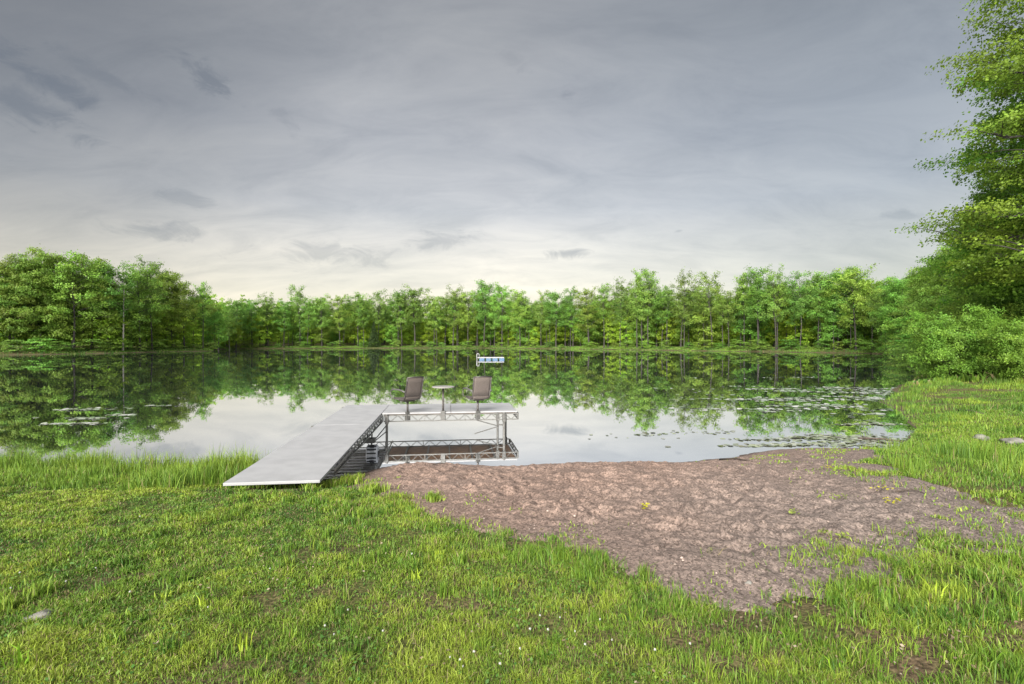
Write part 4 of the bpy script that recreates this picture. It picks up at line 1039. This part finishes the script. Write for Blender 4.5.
# ------------------------------------------------------------------ sky, sun, camera
EXPO = 3.2
SUN_EL, SUN_AZ = 28, 200          # azimuth clockwise from +y: behind the viewer, a little to the left
W = bpy.data.worlds.new('World'); S.world = W; W.use_nodes = True
nt = W.node_tree; N = nt.nodes; L = nt.links
for n in list(N): N.remove(n)
out = N.new('ShaderNodeOutputWorld'); bg = N.new('ShaderNodeBackground'); L.new(bg.outputs[0], out.inputs[0]); bg.inputs[1].default_value = .1
sky = N.new('ShaderNodeTexSky'); sky.sky_type = 'NISHITA'; sky.sun_disc = False
sky.sun_elevation = math.radians(SUN_EL); sky.sun_rotation = math.radians(SUN_AZ)
tc = N.new('ShaderNodeTexCoord'); sp = N.new('ShaderNodeSeparateXYZ'); L.new(tc.outputs['Generated'], sp.inputs[0])
def math_(op, a, b=None, c=None):
    n = N.new('ShaderNodeMath'); n.operation = op
    for i, v in enumerate((a, b, c)):
        if v is None: continue
        if isinstance(v, (int, float)): n.inputs[i].default_value = v
        else: L.new(v, n.inputs[i])
    return n.outputs[0]
el = math_('MULTIPLY', math_('ARCSINE', sp.outputs['Z']), 180 / math.pi)
az = math_('MULTIPLY', math_('ARCTAN2', sp.outputs['X'], sp.outputs['Y']), 180 / math.pi)
SK = 10.0 / (2 ** EXPO)           # turns a picture value into the value the background needs
def cramp(src, pts, lo, hi):
    mr = N.new('ShaderNodeMapRange'); mr.inputs[1].default_value = lo; mr.inputs[2].default_value = hi; L.new(src, mr.inputs[0])
    r = N.new('ShaderNodeValToRGB'); e = r.color_ramp.elements; f = lambda p: (p - lo) / (hi - lo)
    e[0].position, e[0].color = f(pts[0][0]), (*pts[0][1], 1); e[1].position, e[1].color = f(pts[-1][0]), (*pts[-1][1], 1)
    for p, c in pts[1:-1]:
        x = e.new(f(p)); x.color = (*c, 1)
    L.new(mr.outputs[0], r.inputs[0]); return r.outputs[0]
def mixc(f, a, b, mode='MIX'):
    x = N.new('ShaderNodeMix'); x.data_type = 'RGBA'; x.blend_type = mode
    for i, v in ((0, f), (6, a), (7, b)):
        if isinstance(v, (int, float)): x.inputs[i].default_value = v
        elif isinstance(v, tuple): x.inputs[i].default_value = (*v, 1)
        else: L.new(v, x.inputs[i])
    return x.outputs[2]
# stretched cloud coordinates on a flat layer overhead
den = math_('ADD', math_('MAXIMUM', sp.outputs['Z'], 0), .26)
cx_ = math_('DIVIDE', sp.outputs['X'], den); cy_ = math_('DIVIDE', sp.outputs['Y'], den)
cv = N.new('ShaderNodeCombineXYZ'); L.new(cx_, cv.inputs[0]); L.new(cy_, cv.inputs[1])
def wnoise(scale, detail, rough=.55, mapping=None, dist=0., src=None):
    v = src or cv.outputs[0]
    if mapping:
        mp = N.new('ShaderNodeMapping'); mp.inputs['Location'].default_value = mapping[0]; mp.inputs['Rotation'].default_value = (0, 0, mapping[1]); mp.inputs['Scale'].default_value = mapping[2]
        L.new(v, mp.inputs['Vector']); v = mp.outputs[0]
    n = N.new('ShaderNodeTexNoise'); n.inputs['Scale'].default_value = scale; n.inputs['Detail'].default_value = detail; n.inputs['Roughness'].default_value = rough; n.inputs['Distortion'].default_value = dist
    L.new(v, n.inputs['Vector']); return n.outputs[0]
big = wnoise(.55, 6, .5, ((3.1, 1.7, 0), .3, (.75, 1.1, 1)), .4)
str_ = wnoise(1.3, 7, .55, ((0.4, 2.2, 0), -.35, (.6, 1.5, 1)), .5)
base = cramp(el, [(0, (.99, .885, .69)), (5, (.93, .838, .67)), (9, (.78, .72, .62)), (14, (.60, .585, .565)), (21, (.45, .448, .448)), (30, (.36, .36, .358)), (38, (.31, .311, .312)), (52, (.6, .6, .61)), (75, (1.15, 1.15, 1.16)), (90, (1.25, 1.25, 1.25))], 0, 90)  # overhead part, out of view, is brightened as added soft fill light
# cooler and bluer to the right, warm only round the brightest part of the horizon
cool = N.new('ShaderNodeMapRange'); cool.inputs[1].default_value = 0; cool.inputs[2].default_value = 38; L.new(az, cool.inputs[0])
base = mixc(math_('MULTIPLY', cool.outputs[0], .75), base, mixc(1.0, base, (.92, 1.0, 1.08), 'MULTIPLY'))
dk = N.new('ShaderNodeMapRange'); dk.inputs[1].default_value = -16; dk.inputs[2].default_value = -44; dk.inputs[3].default_value = 1; dk.inputs[4].default_value = .74; L.new(az, dk.inputs[0])
elk = N.new('ShaderNodeMapRange'); elk.inputs[1].default_value = 4; elk.inputs[2].default_value = 20; L.new(el, elk.inputs[0])
hz = N.new('ShaderNodeMapRange'); hz.interpolation_type = 'SMOOTHSTEP'; hz.inputs[1].default_value = 6; hz.inputs[2].default_value = 46; hz.inputs[3].default_value = 1; hz.inputs[4].default_value = .72
L.new(math_('ABSOLUTE', math_('ADD', az, 9)), hz.inputs[0])
hsc = N.new('ShaderNodeVectorMath'); hsc.operation = 'SCALE'; L.new(base, hsc.inputs[0]); L.new(hz.outputs[0], hsc.inputs['Scale']); base = hsc.outputs[0]
dkf = math_('ADD', 1, math_('MULTIPLY', math_('SUBTRACT', dk.outputs[0], 1), elk.outputs[0]))
base = mixc(1.0, base, cramp(big, [(.30, (.79, .795, .80)), (.5, (1.0, 1.0, 1.0)), (.68, (1.14, 1.13, 1.11))], 0, 1), 'MULTIPLY')
base = mixc(1.0, base, cramp(str_, [(.32, (.88, .89, .90)), (.5, (1, 1, 1)), (.66, (1.08, 1.075, 1.06))], 0, 1), 'MULTIPLY')
sc = N.new('ShaderNodeVectorMath'); sc.operation = 'SCALE'; L.new(base, sc.inputs[0]); L.new(dkf, sc.inputs['Scale'])
mott = wnoise(3.8, 10, .66, ((1, 5, 0), .55, (.7, 1.5, 1)), .6)
cur = mixc(1.0, sc.outputs[0], cramp(mott, [(.34, (.89, .893, .90)), (.5, (1, 1, 1)), (.64, (1.08, 1.075, 1.065))], 0, 1), 'MULTIPLY')
# a few torn scraps of low dark cloud
ragn = wnoise(.30, 6, .65, ((0, 0, 0), 0, (1, 1, 1)), .3, None)
ave = N.new('ShaderNodeCombineXYZ'); L.new(az, ave.inputs[0]); L.new(el, ave.inputs[1])
rag = wnoise(.34, 9, .68, ((7, 3, 0), -.25, (.7, 1.4, 1)), .9, ave.outputs[0])
for (wx, wy, rx_, ry_, rot, st) in [(30, 72, 4.2, .9, -.33, .5), (10, 100, 4.5, 1.2, -.25, .4), (213, 80, 2.6, .95, -.42, .42), (110, 78, 3.0, .7, -.3, .25), (160, 231, 3.2, .75, .0, .26), (185, 200, 1.8, .6, -.1, .2), (570, 253, 2.4, .6, .05, .34), (445, 240, 4.0, .8, .1, .2), (285, 120, 1.6, .8, -.5, .16), (565, 95, .9, .7, 0, .22), (678, 231, .7, .25, 0, .3), (900, 215, 1.6, .4, -.1, .2), (330, 255, 7, 1.2, .08, .22), (515, 60, 2, .8, -.4, .12)]:
    A0 = math.degrees(math.atan((wx - 512) / F)); E0 = math.degrees(math.atan((HOR - wy) / F * math.cos(math.atan((wx - 512) / F))))
    dx = math_('SUBTRACT', az, A0); dy = math_('SUBTRACT', el, E0); c, s = math.cos(rot), math.sin(rot)
    u_ = math_('DIVIDE', math_('ADD', math_('MULTIPLY', dx, c), math_('MULTIPLY', dy, s)), rx_)
    v_ = math_('DIVIDE', math_('SUBTRACT', math_('MULTIPLY', dy, c), math_('MULTIPLY', dx, s)), ry_)
    q = math_('SQRT', math_('ADD', math_('MULTIPLY', u_, u_), math_('MULTIPLY', v_, v_)))
    q = math_('ADD', q, math_('MULTIPLY', math_('SUBTRACT', rag, .5), 4.6))
    mr = N.new('ShaderNodeMapRange'); mr.interpolation_type = 'SMOOTHSTEP'; mr.inputs[1].default_value = 1.35; mr.inputs[2].default_value = .0; mr.inputs[3].default_value = 0; mr.inputs[4].default_value = st
    mr.inputs[4].default_value = min(.8, st * 1.45)
    L.new(q, mr.inputs[0])
    cur = mixc(mr.outputs[0], cur, (.135, .142, .155))
# unseen sky behind the viewer, brightened as added fill for the tree fronts
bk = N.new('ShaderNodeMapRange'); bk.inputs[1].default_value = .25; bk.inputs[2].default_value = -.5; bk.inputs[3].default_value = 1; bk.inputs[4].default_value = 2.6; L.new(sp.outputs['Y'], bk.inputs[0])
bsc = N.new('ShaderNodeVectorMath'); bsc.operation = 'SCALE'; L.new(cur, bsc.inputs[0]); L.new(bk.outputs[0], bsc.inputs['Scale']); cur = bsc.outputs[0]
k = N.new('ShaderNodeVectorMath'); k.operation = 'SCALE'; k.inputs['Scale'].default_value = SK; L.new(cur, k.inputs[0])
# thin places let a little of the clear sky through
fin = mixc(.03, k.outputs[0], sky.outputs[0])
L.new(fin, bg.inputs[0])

sun = bpy.data.lights.new('sun', 'SUN'); sun.energy = 1.5; sun.angle = math.radians(45); sun.color = (1, .96, .89)
so = bpy.data.objects.new('sun', sun); COL.objects.link(so)
a = math.radians(SUN_AZ); e = math.radians(SUN_EL)
sd = Vector((math.sin(a) * math.cos(e), math.cos(a) * math.cos(e), math.sin(e)))
so.rotation_euler = sd.to_track_quat('Z', 'Y').to_euler(); so.location = sd * 50

cam = bpy.data.cameras.new('camera'); co = bpy.data.objects.new('camera', cam); COL.objects.link(co)
cam.sensor_width = 36; cam.lens = 36 * F / 1024; cam.clip_end = 6000; cam.clip_start = .05
co.location = (0, 0, CAM_H); co.rotation_euler = (math.radians(90), 0, 0)
S.camera = co
S.render.engine = 'CYCLES'
S.cycles.max_bounces = 7; S.cycles.diffuse_bounces = 3; S.cycles.glossy_bounces = 3; S.cycles.transmission_bounces = 4
S.cycles.use_denoising = True
S.view_settings.view_transform = 'Standard'; S.view_settings.look = 'None'
S.view_settings.exposure = EXPO; S.view_settings.gamma = 1; S.view_settings.use_curve_mapping = False
